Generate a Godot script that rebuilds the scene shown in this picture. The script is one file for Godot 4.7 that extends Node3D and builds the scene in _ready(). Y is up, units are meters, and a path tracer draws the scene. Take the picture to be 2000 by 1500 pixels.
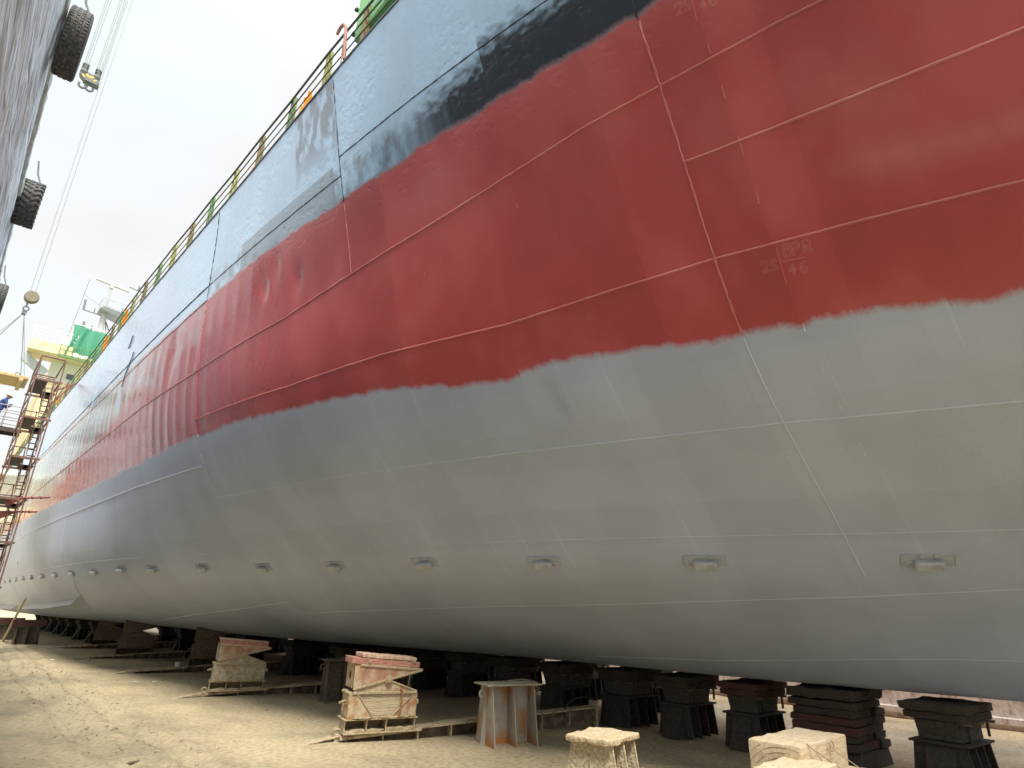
extends Node3D
# A freshly painted ship in a dry dock: x = across the dock (towards the ship), y = up, -z = along the dock (towards the stern)

const HULL := [
	[12.80, 12.45, 12.11, 11.84, 11.71, 11.71, 11.75, 11.73, 11.62, 11.42, 11.19, 10.96, 10.75],
	[12.54, 12.43, 12.28, 12.12, 12.01, 11.89, 11.70, 11.43, 11.09, 10.74, 10.40, 10.09, 9.78],
	[12.28, 12.39, 12.44, 12.42, 12.32, 12.06, 11.63, 11.11, 10.56, 10.06, 9.63, 9.22, 8.81],
	[12.03, 12.33, 12.60, 12.74, 12.64, 12.23, 11.54, 10.75, 10.00, 9.39, 8.87, 8.36, 7.83],
	[11.84, 12.27, 12.74, 13.02, 12.91, 12.36, 11.41, 10.31, 9.39, 8.72, 8.14, 7.53, 6.83],
	[11.76, 12.26, 12.85, 13.15, 13.04, 12.40, 11.21, 9.80, 8.76, 8.07, 7.43, 6.70, 5.82],
	[11.84, 12.41, 12.89, 13.03, 12.90, 12.27, 10.91, 9.25, 8.16, 7.45, 6.70, 5.83, 4.82],
	[12.01, 12.59, 12.73, 12.54, 12.35, 11.76, 10.37, 8.64, 7.60, 6.83, 5.92, 4.93, 3.89],
	[12.05, 12.02, 11.92, 11.63, 11.23, 10.53, 9.30, 7.70, 6.83, 6.08, 5.07, 4.08, 3.19],
	[11.99, 11.31, 10.95, 10.44, 9.38, 7.88, 7.41, 6.28, 5.55, 5.09, 4.28, 3.63, 2.92],
	[11.95, 11.81, 10.66, 9.18, 7.97, 7.05, 6.18, 4.67, 4.06, 4.07, 3.80, 3.65, 3.02],
	[11.45, 9.92, 8.90, 7.89, 6.69, 5.85, 4.98, 4.21, 3.77, 3.50, 3.51, 3.49, 3.14],
	[11.04, 9.29, 8.00, 6.80, 5.42, 4.08, 3.77, 3.82, 3.61, 3.29, 3.32, 3.30, 3.19],
	[10.71, 9.78, 7.85, 5.93, 4.70, 3.83, 3.43, 3.28, 3.16, 3.13, 3.21, 3.32, 3.22],
	[10.02, 7.74, 6.17, 5.16, 4.30, 3.73, 3.32, 3.08, 2.99, 3.01, 3.03, 3.02, 3.09],
	[9.54, 7.19, 5.52, 4.66, 4.06, 3.67, 3.30, 3.06, 2.96, 2.95, 2.95, 2.92, 3.01],
	[9.19, 7.19, 5.47, 4.44, 3.88, 3.56, 3.26, 3.05, 2.95, 2.93, 2.96, 3.01, 3.02],
	[8.84, 7.16, 5.55, 4.41, 3.75, 3.40, 3.17, 3.02, 2.94, 2.93, 2.96, 3.02, 3.04],
	[8.51, 7.07, 5.64, 4.43, 3.65, 3.23, 3.06, 2.98, 2.94, 2.93, 2.97, 3.02, 3.06]
]
const NZ := 16
const NQ := 10
const Y0 := 1.2
const YH := 11.3
var M := {}
var noise_a := FastNoiseLite.new()
var noise_b := FastNoiseLite.new()
var used := {}

# ---------------------------------------------------------------- mesh helper
class MB:
	var st := SurfaceTool.new()
	var uv_on := false
	func _init():
		st.begin(Mesh.PRIMITIVE_TRIANGLES)
	func v(p: Vector3, n: Vector3, uv := Vector2.ZERO):
		st.set_normal(n)
		if uv_on: st.set_uv(uv)
		st.add_vertex(p)
	# a triangle with its own normals, turned so that its front faces them
	func nt(a: Vector3, na: Vector3, b: Vector3, nb: Vector3, c: Vector3, nc: Vector3):
		if (b - a).cross(c - a).dot(na + nb + nc) > 0.0:
			v(a, na); v(c, nc); v(b, nb)
		else:
			v(a, na); v(b, nb); v(c, nc)
	func tri(a: Vector3, b: Vector3, c: Vector3, out: Vector3):
		var n := (b - a).cross(c - a)
		if n.length_squared() < 1e-14: return
		n = n.normalized()
		if n.dot(out) < 0.0:
			n = -n
			v(a, n); v(b, n); v(c, n)
		else:
			v(a, n); v(c, n); v(b, n)
	func quad(a: Vector3, b: Vector3, c: Vector3, d: Vector3, out: Vector3):
		tri(a, b, c, out); tri(a, c, d, out)
	func box(xf: Transform3D, size: Vector3, bev := 0.0):
		var h := size * 0.5
		var e := minf(bev, minf(h.x, minf(h.y, h.z)) * 0.9)
		var P := func(s: Vector3, k: int) -> Vector3:
			var p := Vector3(s.x * (h.x - e), s.y * (h.y - e), s.z * (h.z - e))
			p[k] = s[k] * h[k]
			return xf * p
		for k in 3:
			var i := (k + 1) % 3
			var j := (k + 2) % 3
			for sg in [-1.0, 1.0]:
				var s := [Vector3.ZERO, Vector3.ZERO, Vector3.ZERO, Vector3.ZERO]
				var w := [[-1, -1], [1, -1], [1, 1], [-1, 1]]
				for q in 4:
					s[q][k] = sg; s[q][i] = w[q][0]; s[q][j] = w[q][1]
				var o := Vector3.ZERO
				o[k] = sg
				quad(P.call(s[0], k), P.call(s[1], k), P.call(s[2], k), P.call(s[3], k), xf.basis * o)
			if e > 0.0:
				for si in [-1.0, 1.0]:
					for sj in [-1.0, 1.0]:
						var a := Vector3.ZERO
						a[i] = si; a[j] = sj
						var lo := a
						var hi := a
						lo[k] = -1.0; hi[k] = 1.0
						quad(P.call(lo, i), P.call(hi, i), P.call(hi, j), P.call(lo, j), xf.basis * a)
		if e > 0.0:
			for sx in [-1.0, 1.0]:
				for sy in [-1.0, 1.0]:
					for sz in [-1.0, 1.0]:
						var s := Vector3(sx, sy, sz)
						tri(P.call(s, 0), P.call(s, 1), P.call(s, 2), xf.basis * s)
	func bx(c: Vector3, size: Vector3, bev := 0.0):
		box(Transform3D(Basis(), c), size, bev)
	func beam(a: Vector3, b: Vector3, w: float, h: float, bev := 0.0, up := Vector3.UP):
		var d := b - a
		var x := d.normalized()
		if absf(x.dot(up)) > 0.98: up = Vector3(1, 0, 0) if absf(x.x) < 0.9 else Vector3(0, 0, 1)
		var z := x.cross(up).normalized()
		box(Transform3D(Basis(x, z.cross(x), z), (a + b) * 0.5), Vector3(d.length(), h, w), bev)
	func prism(poly: PackedVector2Array, z0: float, z1: float, xf := Transform3D()):
		var idx := Geometry2D.triangulate_polygon(poly)
		for t in range(0, idx.size(), 3):
			for zz in [z0, z1]:
				var o: Vector3 = xf.basis * Vector3(0, 0, signf(zz - (z0 + z1) * 0.5))
				tri(xf * Vector3(poly[idx[t]].x, poly[idx[t]].y, zz), xf * Vector3(poly[idx[t + 1]].x, poly[idx[t + 1]].y, zz), xf * Vector3(poly[idx[t + 2]].x, poly[idx[t + 2]].y, zz), o)
		var cw := Geometry2D.is_polygon_clockwise(poly)
		for k in poly.size():
			var a := poly[k]
			var b := poly[(k + 1) % poly.size()]
			var e := b - a
			var n := Vector3(e.y, -e.x, 0.0) * (-1.0 if cw else 1.0)
			quad(xf * Vector3(a.x, a.y, z0), xf * Vector3(b.x, b.y, z0), xf * Vector3(b.x, b.y, z1), xf * Vector3(a.x, a.y, z1), xf.basis * n)
	func tube(pts: PackedVector3Array, r: float, n := 6, jitter := 0.0, closed := false):
		var c := pts.size()
		var rings := []
		var side := Vector3.ZERO
		for k in c:
			var d: Vector3
			if closed: d = pts[(k + 1) % c] - pts[(k + c - 1) % c]
			else: d = pts[mini(k + 1, c - 1)] - pts[maxi(k - 1, 0)]
			d = d.normalized()
			if side == Vector3.ZERO: side = d.cross(Vector3.UP if absf(d.y) < 0.9 else Vector3.RIGHT)
			side = (side - d * side.dot(d)).normalized()
			var up := d.cross(side)
			var rr := r * (1.0 + jitter * (sin(k * 12.9898) * 43758.5 - floorf(sin(k * 12.9898) * 43758.5) - 0.5) * 2.0)
			var ring := []
			for q in n:
				var a := TAU * q / n
				var nn := side * cos(a) + up * sin(a)
				ring.append([pts[k] + nn * rr, nn])
			rings.append(ring)
		for k in (c if closed else c - 1):
			var A: Array = rings[k]
			var Bq: Array = rings[(k + 1) % c]
			for q in n:
				var w := (q + 1) % n
				nt(A[q][0], A[q][1], A[w][0], A[w][1], Bq[w][0], Bq[w][1])
				nt(A[q][0], A[q][1], Bq[w][0], Bq[w][1], Bq[q][0], Bq[q][1])
		if not closed:
			for e in [0, c - 1]:
				var o: Vector3 = pts[e] - pts[1 if e == 0 else c - 2]
				for q in range(1, n - 1):
					tri(rings[e][0][0], rings[e][q][0], rings[e][q + 1][0], o)
	func rod(a: Vector3, b: Vector3, r: float, n := 6):
		tube(PackedVector3Array([a, b]), r, n)
	func ring(c: Vector3, ax: Vector3, ay: Vector3, R: float, r: float, n := 16, m := 6):
		var pts := PackedVector3Array()
		for k in n:
			pts.append(c + ax * R * cos(TAU * k / n) + ay * R * sin(TAU * k / n))
		tube(pts, r, m, 0.0, true)
	# lathe about the local y axis; prof = (radius, y)
	func lathe(prof: PackedVector2Array, n: int, xf := Transform3D()):
		for k in prof.size() - 1:
			var a := prof[k]
			var b := prof[k + 1]
			var t := (b - a).normalized()
			for q in n:
				var a0 := TAU * q / n
				var a1 := TAU * (q + 1) / n
				var p := func(w: Vector2, ang: float) -> Vector3: return xf * Vector3(w.x * cos(ang), w.y, w.x * sin(ang))
				var nn := func(ang: float) -> Vector3: return xf.basis * Vector3(t.y * cos(ang), -t.x, t.y * sin(ang))
				var p00: Vector3 = p.call(a, a0)
				var p01: Vector3 = p.call(a, a1)
				var p10: Vector3 = p.call(b, a0)
				var p11: Vector3 = p.call(b, a1)
				var n0: Vector3 = nn.call(a0)
				var n1: Vector3 = nn.call(a1)
				nt(p00, n0, p11, n1, p10, n0)
				nt(p00, n0, p01, n1, p11, n1)
	# a worn block: rounded, subdivided and displaced
	func rough(xf: Transform3D, size: Vector3, seg: float, amp: float, rnd: float, nz: FastNoiseLite, lump := 0.0):
		var h := size * 0.5
		var off := xf.origin * 3.7
		var F := func(p: Vector3) -> Vector3:
			var inner := Vector3(clampf(p.x, -h.x + rnd, h.x - rnd), clampf(p.y, -h.y + rnd, h.y - rnd), clampf(p.z, -h.z + rnd, h.z - rnd))
			var n := (p - inner).normalized()
			var d := nz.get_noise_3dv((p + off) * 14.0) * amp + nz.get_noise_3dv((p + off) * 4.0) * (amp * 1.4 + lump)
			return xf * (inner + n * (rnd + d))
		for k in 3:
			var i := (k + 1) % 3
			var j := (k + 2) % 3
			var ni := clampi(int(size[i] / seg), 3, 26)
			var nj := clampi(int(size[j] / seg), 3, 26)
			for sg in [-1.0, 1.0]:
				var g := []
				for a in ni + 1:
					var row := []
					for b in nj + 1:
						var p := Vector3.ZERO
						var fa := float(a) / ni
						var fb := float(b) / nj
						# finer towards the edges
						p[i] = lerpf(-h[i], h[i], fa); p[j] = lerpf(-h[j], h[j], fb); p[k] = sg * h[k]
						if a == 1: p[i] = -h[i] + rnd * 0.6
						if a == ni - 1: p[i] = h[i] - rnd * 0.6
						if b == 1: p[j] = -h[j] + rnd * 0.6
						if b == nj - 1: p[j] = h[j] - rnd * 0.6
						row.append(F.call(p))
					g.append(row)
				var o := Vector3.ZERO
				o[k] = sg
				o = xf.basis * o
				var nn := []
				for a in ni + 1:
					var row := []
					for b in nj + 1:
						var da: Vector3 = g[mini(a + 1, ni)][b] - g[maxi(a - 1, 0)][b]
						var db: Vector3 = g[a][mini(b + 1, nj)] - g[a][maxi(b - 1, 0)]
						var q := da.cross(db).normalized()
						row.append(q if q.dot(o) > 0.0 else -q)
					nn.append(row)
				for a in ni:
					for b in nj:
						nt(g[a][b], nn[a][b], g[a + 1][b], nn[a + 1][b], g[a + 1][b + 1], nn[a + 1][b + 1])
						nt(g[a][b], nn[a][b], g[a + 1][b + 1], nn[a + 1][b + 1], g[a][b + 1], nn[a][b + 1])

# ---------------------------------------------------------------- scene helpers
func obj(called: String, mb: MB, m: Material, parent: Node = self) -> MeshInstance3D:
	var o := MeshInstance3D.new()
	o.name = numbered(called) if parent == self else called
	o.mesh = mb.st.commit()
	o.material_override = m
	parent.add_child(o, true)
	if parent != self: fix_name(o, called)
	return o

func numbered(called: String) -> String:
	var k: int = used.get(called, 0)
	used[called] = k + 1
	return called if k == 0 else "%s_%03d" % [called, k]

func fix_name(o: Node, called: String):
	var p := o.get_parent()
	var key := str(p.get_instance_id()) + called
	var k: int = used.get(key, 0)
	used[key] = k + 1
	o.name = called if k == 0 else "%s_%03d" % [called, k]

func grp(called: String, parent: Node, at := Vector3.ZERO) -> Node3D:
	var o := Node3D.new()
	o.position = at
	o.name = called
	parent.add_child(o, true)
	fix_name(o, called)
	return o

func thing(called: String, label: String, category: String, at := Vector3.ZERO, turn := 0.0, group := "") -> Node3D:
	var o := Node3D.new()
	o.name = numbered(called)
	add_child(o)
	o.position = at
	o.rotation_degrees.y = turn
	tag(o, label, category, group)
	return o

func tag(o: Node, label: String, category: String, group := ""):
	o.set_meta("label", label)
	o.set_meta("category", category)
	if group: o.set_meta("group", group)

func struct(called: String, mb: MB, m: Material) -> MeshInstance3D:
	var o := obj(called, mb, m)
	o.set_meta("kind", "structure")
	return o

func copy(src: Node3D, label: String, at: Vector3, turn: float) -> Node3D:
	var o: Node3D = src.duplicate()
	var base := String(src.name)
	if base.length() > 4 and base[-4] == "_" and base.right(3).is_valid_int(): base = base.left(-4)
	o.name = numbered(base)
	add_child(o, true)
	o.position = at
	o.rotation_degrees.y = turn
	o.set_meta("label", label)
	return o

func share(src: MeshInstance3D, called: String, parent: Node, xf: Transform3D, m: Material = null) -> MeshInstance3D:
	var o := MeshInstance3D.new()
	o.mesh = src.mesh
	o.material_override = m if m else src.material_override
	o.transform = xf
	parent.add_child(o, true)
	fix_name(o, called)
	return o

func lin(r: float, g: float, b: float) -> Color:
	return Color(r, g, b).linear_to_srgb()

func flat(r: float, g: float, b: float, rough := 0.6, metal := 0.0) -> StandardMaterial3D:
	var m := StandardMaterial3D.new()
	m.albedo_color = lin(r, g, b)
	m.roughness = rough
	m.metallic = metal
	return m

func ntex(cols: Array, offs: Array, freq: float, oct := 5, sd := 1, size := 512, type := FastNoiseLite.TYPE_SIMPLEX_SMOOTH) -> NoiseTexture2D:
	var t := NoiseTexture2D.new()
	t.width = size
	t.height = size
	t.seamless = true
	var n := FastNoiseLite.new()
	n.noise_type = type
	n.frequency = freq
	n.fractal_octaves = oct
	n.fractal_gain = 0.58
	n.seed = sd
	t.noise = n
	if cols:
		var g := Gradient.new()
		g.offsets = PackedFloat32Array(offs)
		var pc := PackedColorArray()
		for c in cols: pc.append(lin(c[0], c[1], c[2]))
		g.colors = pc
		t.color_ramp = g
	return t

var bump_fine: NoiseTexture2D
var bump_wood: NoiseTexture2D
# worn material: three colours mixed by noise, relief from a shared noise
func worn(cols: Array, offs: Array, rough: float, scale: Vector3, freq: float, relief: float, sd: int, bump: Texture2D = null) -> StandardMaterial3D:
	var m := StandardMaterial3D.new()
	m.albedo_texture = ntex(cols, offs, freq, 5, sd)
	m.uv1_triplanar = true
	m.uv1_scale = scale
	m.roughness = rough
	if relief > 0.0:
		m.heightmap_enabled = true
		m.heightmap_texture = bump if bump else bump_fine
		m.heightmap_scale = relief
	return m

# ---------------------------------------------------------------- hull shape
func bs(t: float) -> Array:
	var s := 1.0 - t
	return [s * s * s / 6.0, (3.0 * t * t * t - 6.0 * t * t + 4.0) / 6.0, (-3.0 * t * t * t + 3.0 * t * t + 3.0 * t + 1.0) / 6.0, t * t * t / 6.0]

func qy(y: float) -> float:
	return sqrt(maxf(0.0, (y - Y0) / YH))

func yq(q: float) -> float:
	return Y0 + YH * q * q

const ZE0 := 0.0
func hx(z: float, q: float) -> float:
	var a := (log((24.0 - z) / 9.0) - log(1.0)) / (log(109.0 / 9.0) - log(1.0)) * NZ
	var i := clampi(int(floorf(a)), 0, NZ - 1)
	var b := q * NQ
	var j := clampi(int(floorf(b)), 0, NQ - 1)
	var t := a - i
	var s := 1.0 - t
	var A0 := s * s * s
	var A1 := 3.0 * t * t * t - 6.0 * t * t + 4.0
	var A2 := -3.0 * t * t * t + 3.0 * t * t + 3.0 * t + 1.0
	var A3 := t * t * t
	t = b - j
	s = 1.0 - t
	var B0 := s * s * s
	var B1 := 3.0 * t * t * t - 6.0 * t * t + 4.0
	var B2 := -3.0 * t * t * t + 3.0 * t * t + 3.0 * t + 1.0
	var B3 := t * t * t
	var r0: Array = HULL[i]
	var r1: Array = HULL[i + 1]
	var r2: Array = HULL[i + 2]
	var r3: Array = HULL[i + 3]
	var x: float = A0 * (r0[j] * B0 + r0[j + 1] * B1 + r0[j + 2] * B2 + r0[j + 3] * B3) + A1 * (r1[j] * B0 + r1[j + 1] * B1 + r1[j + 2] * B2 + r1[j + 3] * B3) + A2 * (r2[j] * B0 + r2[j + 1] * B1 + r2[j + 2] * B2 + r2[j + 3] * B3) + A3 * (r3[j] * B0 + r3[j + 1] * B1 + r3[j + 2] * B2 + r3[j + 3] * B3)
	return minf(x / 36.0, 12.36)

# dishing of the plating between the frames, and local dents (metres, inwards)
const DENTS := [[-12.97, 8.85, 0.13, 0.22, 0.035], [-13.05, 9.1, 0.3, 0.4, 0.03], [-11.64, 8.69, 0.22, 0.40, 0.055], [-6.38, 5.28, 0.09, 0.16, 0.05], [-6.45, 5.36, 0.24, 0.30, 0.05], [-5.9, 5.3, 0.4, 0.3, -0.025], [-18.5, 8.75, 0.24, 0.75, 0.06], [-12.5, 9.3, 0.25, 0.45, 0.03], [-20.2, 8.6, 0.22, 0.8, 0.05], [-7.3, 5.1, 0.5, 0.3, 0.02], [-24.0, 8.5, 0.3, 0.8, 0.05]]
func disp(z: float, y: float) -> float:
	var f := z / 0.68
	var bay := floorf(f)
	var fr := f - bay
	var far := smoothstep(-9.5, -19.0, z)
	var band := smoothstep(5.6, 6.8, y) * (1.0 - smoothstep(8.8, 9.8, y))
	var rnd := noise_a.get_noise_2d(bay * 37.3, 11.0) * 0.5 + 0.6
	var hi := 1.0 - smoothstep(9.0, 10.4, y)
	var a := 0.0026 + 0.0016 * rnd + far * (0.004 * hi * rnd + band * 0.011 * rnd)
	a *= 0.35 + 0.65 * smoothstep(1.9, 3.2, y)
	var d := a * sin(PI * fr) * (1.0 + 0.5 * noise_a.get_noise_2d(y * 34.0, bay * 50.0))
	d += noise_b.get_noise_2d(z * 22.0, y * 22.0) * (0.0012 + 0.0022 * far)
	for w in DENTS:
		var u: float = (z - w[0]) / w[2]
		var t: float = (y - w[1]) / w[3]
		var k := u * u + t * t
		if k < 7.0: d += w[4] * exp(-k)
	return d

func hp(z: float, q: float) -> Vector3:
	var y := yq(q)
	return Vector3(hx(z, q) + disp(z, y), y, z)

func hn(z: float, q: float) -> Vector3:
	var e := 0.02
	var q0 := clampf(q - 0.002, 0.0, 1.0)
	var q1 := clampf(q + 0.002, 0.0, 1.0)
	var n := (hp(z + e, q) - hp(z - e, q)).cross(hp(z, q1) - hp(z, q0)).normalized()
	return -n if n.x > 0.0 else n

# a point on the hull at station z and height y, lifted off the plating
func on_hull(z: float, y: float, lift := 0.0) -> Vector3:
	var q := qy(y)
	return hp(z, q) + (hn(z, q) * lift if lift != 0.0 else Vector3.ZERO)

func huv(z: float, q: float) -> Vector2:
	if z > -16.3: return Vector2((1.7 - z) / 18.0, 1.0 - q)
	return Vector2((-16.3 - z) / 68.7, 1.0 - q)

func curve(pts: Array, z: float) -> float:
	# pts = [z, y] pairs with falling z
	if z >= pts[0][0]: return pts[0][1]
	for k in pts.size() - 1:
		if z >= pts[k + 1][0]:
			return lerpf(pts[k][1], pts[k + 1][1], (z - pts[k][0]) / (pts[k + 1][0] - pts[k][0]))
	return pts[-1][1]

# ---------------------------------------------------------------- hull paint
const RG := [[15.0, 5.55], [-0.7, 5.62], [-1.8, 5.67], [-3.4, 5.73], [-5.2, 5.8], [-7.2, 5.77], [-9.45, 5.91], [-13.3, 6.07], [-16.1, 6.11], [-20.6, 6.12], [-27.3, 6.07], [-46.0, 6.1], [-85.0, 6.1]]
const BR := [[15.0, 9.85], [-3.1, 9.8], [-3.5, 9.75], [-7.0, 9.72], [-10.0, 9.69], [-13.4, 9.75], [-16.9, 9.65], [-21.0, 9.6], [-40.0, 9.45], [-85.0, 9.4]]

func nbytes(w: int, h: int, freq: float, oct: int, sd: int, type := FastNoiseLite.TYPE_SIMPLEX_SMOOTH) -> PackedByteArray:
	var n := FastNoiseLite.new()
	n.noise_type = type
	n.frequency = freq
	n.fractal_octaves = oct
	n.seed = sd
	return n.get_image(w, h, false, false, true).get_data()

func stretched(w: int, h: int, sd: int) -> PackedByteArray:
	var n := FastNoiseLite.new()
	n.noise_type = FastNoiseLite.TYPE_SIMPLEX_SMOOTH
	n.frequency = 0.11
	n.fractal_octaves = 3
	n.seed = sd
	var im := n.get_image(w / 3, h, false, false, true)
	im.resize(w, h, Image.INTERPOLATE_CUBIC)
	return im.get_data()

func hull_paint(z_hi: float, z_len: float, w: int, h: int, sd: int) -> StandardMaterial3D:
	var near := z_hi > 0.0
	var n1 := nbytes(w, h, 0.006, 4, sd)
	var n2 := nbytes(w, h, 0.03, 4, sd + 1)
	var n3 := nbytes(w, h, 0.22, 2, sd + 2)
	# scars run along the ship: a fine noise drawn out lengthwise
	var n4 := stretched(w, h, sd + 3)
	var col := PackedByteArray()
	col.resize(w * h * 3)
	var rgh := PackedByteArray()
	rgh.resize(w * h)
	var bmp := PackedByteArray()
	bmp.resize(w * h)
	var coat := PackedByteArray()
	coat.resize(w * h)
	var ST := PackedFloat32Array()   # painted sky-reflection streaks, frame by frame, towards the stern
	var lut := PackedByteArray()
	lut.resize(4096)
	for k in 4096:
		lut[k] = int(clampf(pow(k / 4095.0, 1.0 / 2.2), 0.0, 1.0) * 255.0)
	var G := PackedFloat32Array()
	var Bl := PackedFloat32Array()
	var ZZ := PackedFloat32Array()
	var BK := PackedFloat32Array()   # how fresh the black band is
	var SH := PackedFloat32Array()
	var LN := PackedFloat32Array()
	var GL := PackedFloat32Array()   # glossier coat and paler red towards the stern
	var LOW := PackedFloat32Array()
	var SG := PackedFloat32Array()
	for px in w:
		var z := z_hi - z_len * (px + 0.5) / w
		ZZ.append(z)
		var j := noise_a.get_noise_1d(z * 60.0) * 0.05 + noise_a.get_noise_1d(z * 330.0 + 90.0) * 0.03
		# spray passes leave small steps in the cut-in line
		var stp := floorf(z / 1.35)
		j += noise_a.get_noise_1d(stp * 71.0) * 0.07
		G.append(curve(RG, z) + j)
		Bl.append(curve(BR, z) + noise_a.get_noise_1d(z * 90.0 + 500.0) * 0.06)
		BK.append(smoothstep(-9.2, -6.6, z + noise_a.get_noise_1d(z * 400.0) * 0.3) if near else 0.0)
		# sheets sprayed in vertical passes differ a little in tone
		SH.append(noise_a.get_noise_1d(floorf(z / 1.1) * 47.0 + 7.0) * 0.13 + (-0.10 if z < -2.8 and z > -3.5 else 0.0))
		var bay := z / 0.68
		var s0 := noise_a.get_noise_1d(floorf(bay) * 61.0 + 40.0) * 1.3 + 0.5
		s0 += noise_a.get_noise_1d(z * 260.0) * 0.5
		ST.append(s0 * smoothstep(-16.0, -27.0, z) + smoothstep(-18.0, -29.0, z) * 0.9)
		var fq := absf(z / 0.68 - roundf(z / 0.68))
		LN.append(0.09 if fq < 0.02 and noise_a.get_noise_1d(roundf(z / 0.68) * 83.0) > 0.05 else 0.0)
		GL.append(smoothstep(-7.5, -16.0, z))
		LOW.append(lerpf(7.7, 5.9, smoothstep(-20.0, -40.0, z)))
		SG.append(noise_a.get_noise_1d(floorf(z / 0.68 + 0.4) * 29.0 + 300.0) * 0.09)
	for py in h:
		var q := 1.0 - (py + 0.5) / h
		var y := yq(q)
		var rowtone := noise_a.get_noise_1d(floorf(y / 0.55) * 91.0) * 0.05
		var base := py * w
		for px in w:
			var i := base + px
			var a := n1[i] * 0.00392157
			var b := n2[i] * 0.00392157
			var c := n3[i] * 0.00392157
			var dg := y - G[px] + (c - 0.5) * 0.035 + (b - 0.5) * 0.05
			var r := 0.0
			var g := 0.0
			var bl := 0.0
			var ro := 0.0
			var hh := 0.5
			var ct := 0
			if dg < -0.045:
				var k := 1.0 + (a - 0.5) * 0.16 + rowtone * 1.3 + SG[px] + (c - 0.5) * 0.07 + LN[px] * clampf((a - 0.42) * 4.0, 0.0, 1.0)
				r = 0.41 * k; g = 0.46 * k; bl = 0.56 * k
				ro = 0.5 + (b - 0.5) * 0.12
				hh = 0.5 + (c - 0.5) * 0.07 + (b - 0.5) * 0.12
			else:
				var db := y - Bl[px] + (c - 0.5) * 0.04 + (b - 0.5) * 0.05
				var mist := 0.0
				var sky_sheen := 0.0
				ct = int(90.0 * GL[px]) if near else 90
				if db < 0.04:
					var k := 1.0 + (a - 0.5) * 0.3 + SH[px] + rowtone + (c - 0.5) * 0.07
					r = 0.44 * k; g = 0.061 * k; bl = 0.061 * k
					ro = lerpf(0.38, 0.25, GL[px]) + (b - 0.5) * 0.14
					hh = 0.5 + (c - 0.5) * 0.07 + (b - 0.5) * 0.12
					# chalky overspray, thicker towards the boot top
					mist = clampf((a - 0.45) * 0.5, 0.0, 0.12) + clampf(1.0 + db * 5.0, 0.0, 1.0) * 0.22 * b
					if near:
						var z := ZZ[px]
						var e := (y - 7.19 + 0.08 * (z + 1.83)) / 0.16
						mist += 0.26 * exp(-e * e) * smoothstep(-2.2, -1.5, z) * (0.5 + b)
						var u := (z + 7.6) / 0.8
						var t := (y - 9.05) / 0.45
						mist += 0.30 * exp(-u * u - t * t) * (0.4 + b)
						u = (z + 1.6) / 0.5; t = (y - 8.0) / 0.35
						mist += 0.16 * exp(-u * u - t * t) * b * 1.6
					if near: mist += 0.16 * GL[px] * clampf((b - 0.35) * 2.0 + (a - 0.5), 0.0, 1.0) * smoothstep(7.2, 8.8, y)  # red pales towards the stern, leading into the painted sky sheen
					var up := clampf(1.0 + db * 1.3, 0.0, 1.0)
					var sc := n4[i] * 0.00392157 * 0.6 + b * 0.4
					if up > 0.0 and sc > 0.58: hh -= minf((sc - 0.58) * 4.0, 0.4) * up
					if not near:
						# sky reflection on the far plating, painted pale over the red
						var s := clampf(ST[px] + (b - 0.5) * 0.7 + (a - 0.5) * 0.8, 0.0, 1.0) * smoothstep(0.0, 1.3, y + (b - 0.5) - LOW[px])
						sky_sheen = s * 0.9
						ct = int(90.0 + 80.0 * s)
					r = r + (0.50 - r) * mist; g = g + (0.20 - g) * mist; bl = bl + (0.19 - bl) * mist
					r = lerpf(r, 0.46, sky_sheen); g = lerpf(g, 0.60, sky_sheen); bl = lerpf(bl, 0.61, sky_sheen)
					ro += mist * 0.25
				else:
					# topsides: sky reflection painted as pale blue grey, with a band of fresh black above the boot top
					var lim := 10.40 + (n4[i] * 0.00392157 - 0.5) * 0.4 + (a - 0.5) * 0.3
					if ZZ[px] > -3.6: lim = 11.3
					elif ZZ[px] > -6.0: lim += 0.25
					var fresh := BK[px] * clampf((lim - y) * 2.4 + 0.5, 0.0, 1.0)
					var k := 1.0 + (a - 0.5) * 0.28 + (c - 0.5) * 0.08
					var tr := 0.41 * k
					var tg := 0.61 * k
					var tb := 0.80 * k
					if near and y < 10.55 and ZZ[px] < -8.0:
						var d := clampf((b - 0.35) * 1.6, 0.0, 0.75) * clampf((10.55 - y) * 4.0, 0.0, 1.0)
						if ZZ[px] < -10.1 and ZZ[px] > -14.3: d = maxf(d, 0.62)
						tr = lerpf(tr, 0.085, d); tg = lerpf(tg, 0.10, d); tb = lerpf(tb, 0.105, d)
					if near and ZZ[px] < -9.9 and ZZ[px] > -11.6 and y > 10.5:
						var d := clampf((y - 10.6) * 0.8, 0.0, 0.7) * clampf(0.5 + (b - 0.45) * 4.0, 0.0, 1.0)
						tr = lerpf(tr, 0.05, d); tg = lerpf(tg, 0.06, d); tb = lerpf(tb, 0.065, d)
					r = lerpf(tr, 0.004, fresh); g = lerpf(tg, 0.008, fresh); bl = lerpf(tb, 0.017, fresh)
					ct = int(lerpf(255.0, 70.0, fresh))
					ro = lerpf(0.26, 0.24, fresh) + (b - 0.5) * 0.12
					# pitted old plate under the paint
					var pit := n4[i] * 0.00392157 * 0.6 + b * 0.4
					hh = 0.5 + (c - 0.5) * 0.06
					var rough_area := clampf((a - 0.36) * 4.0, 0.15, 1.0)
					if pit > 0.57: hh -= minf((pit - 0.57) * 5.5, 0.45) * rough_area
					elif pit < 0.38: hh += minf((0.38 - pit) * 3.0, 0.3) * rough_area
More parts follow.
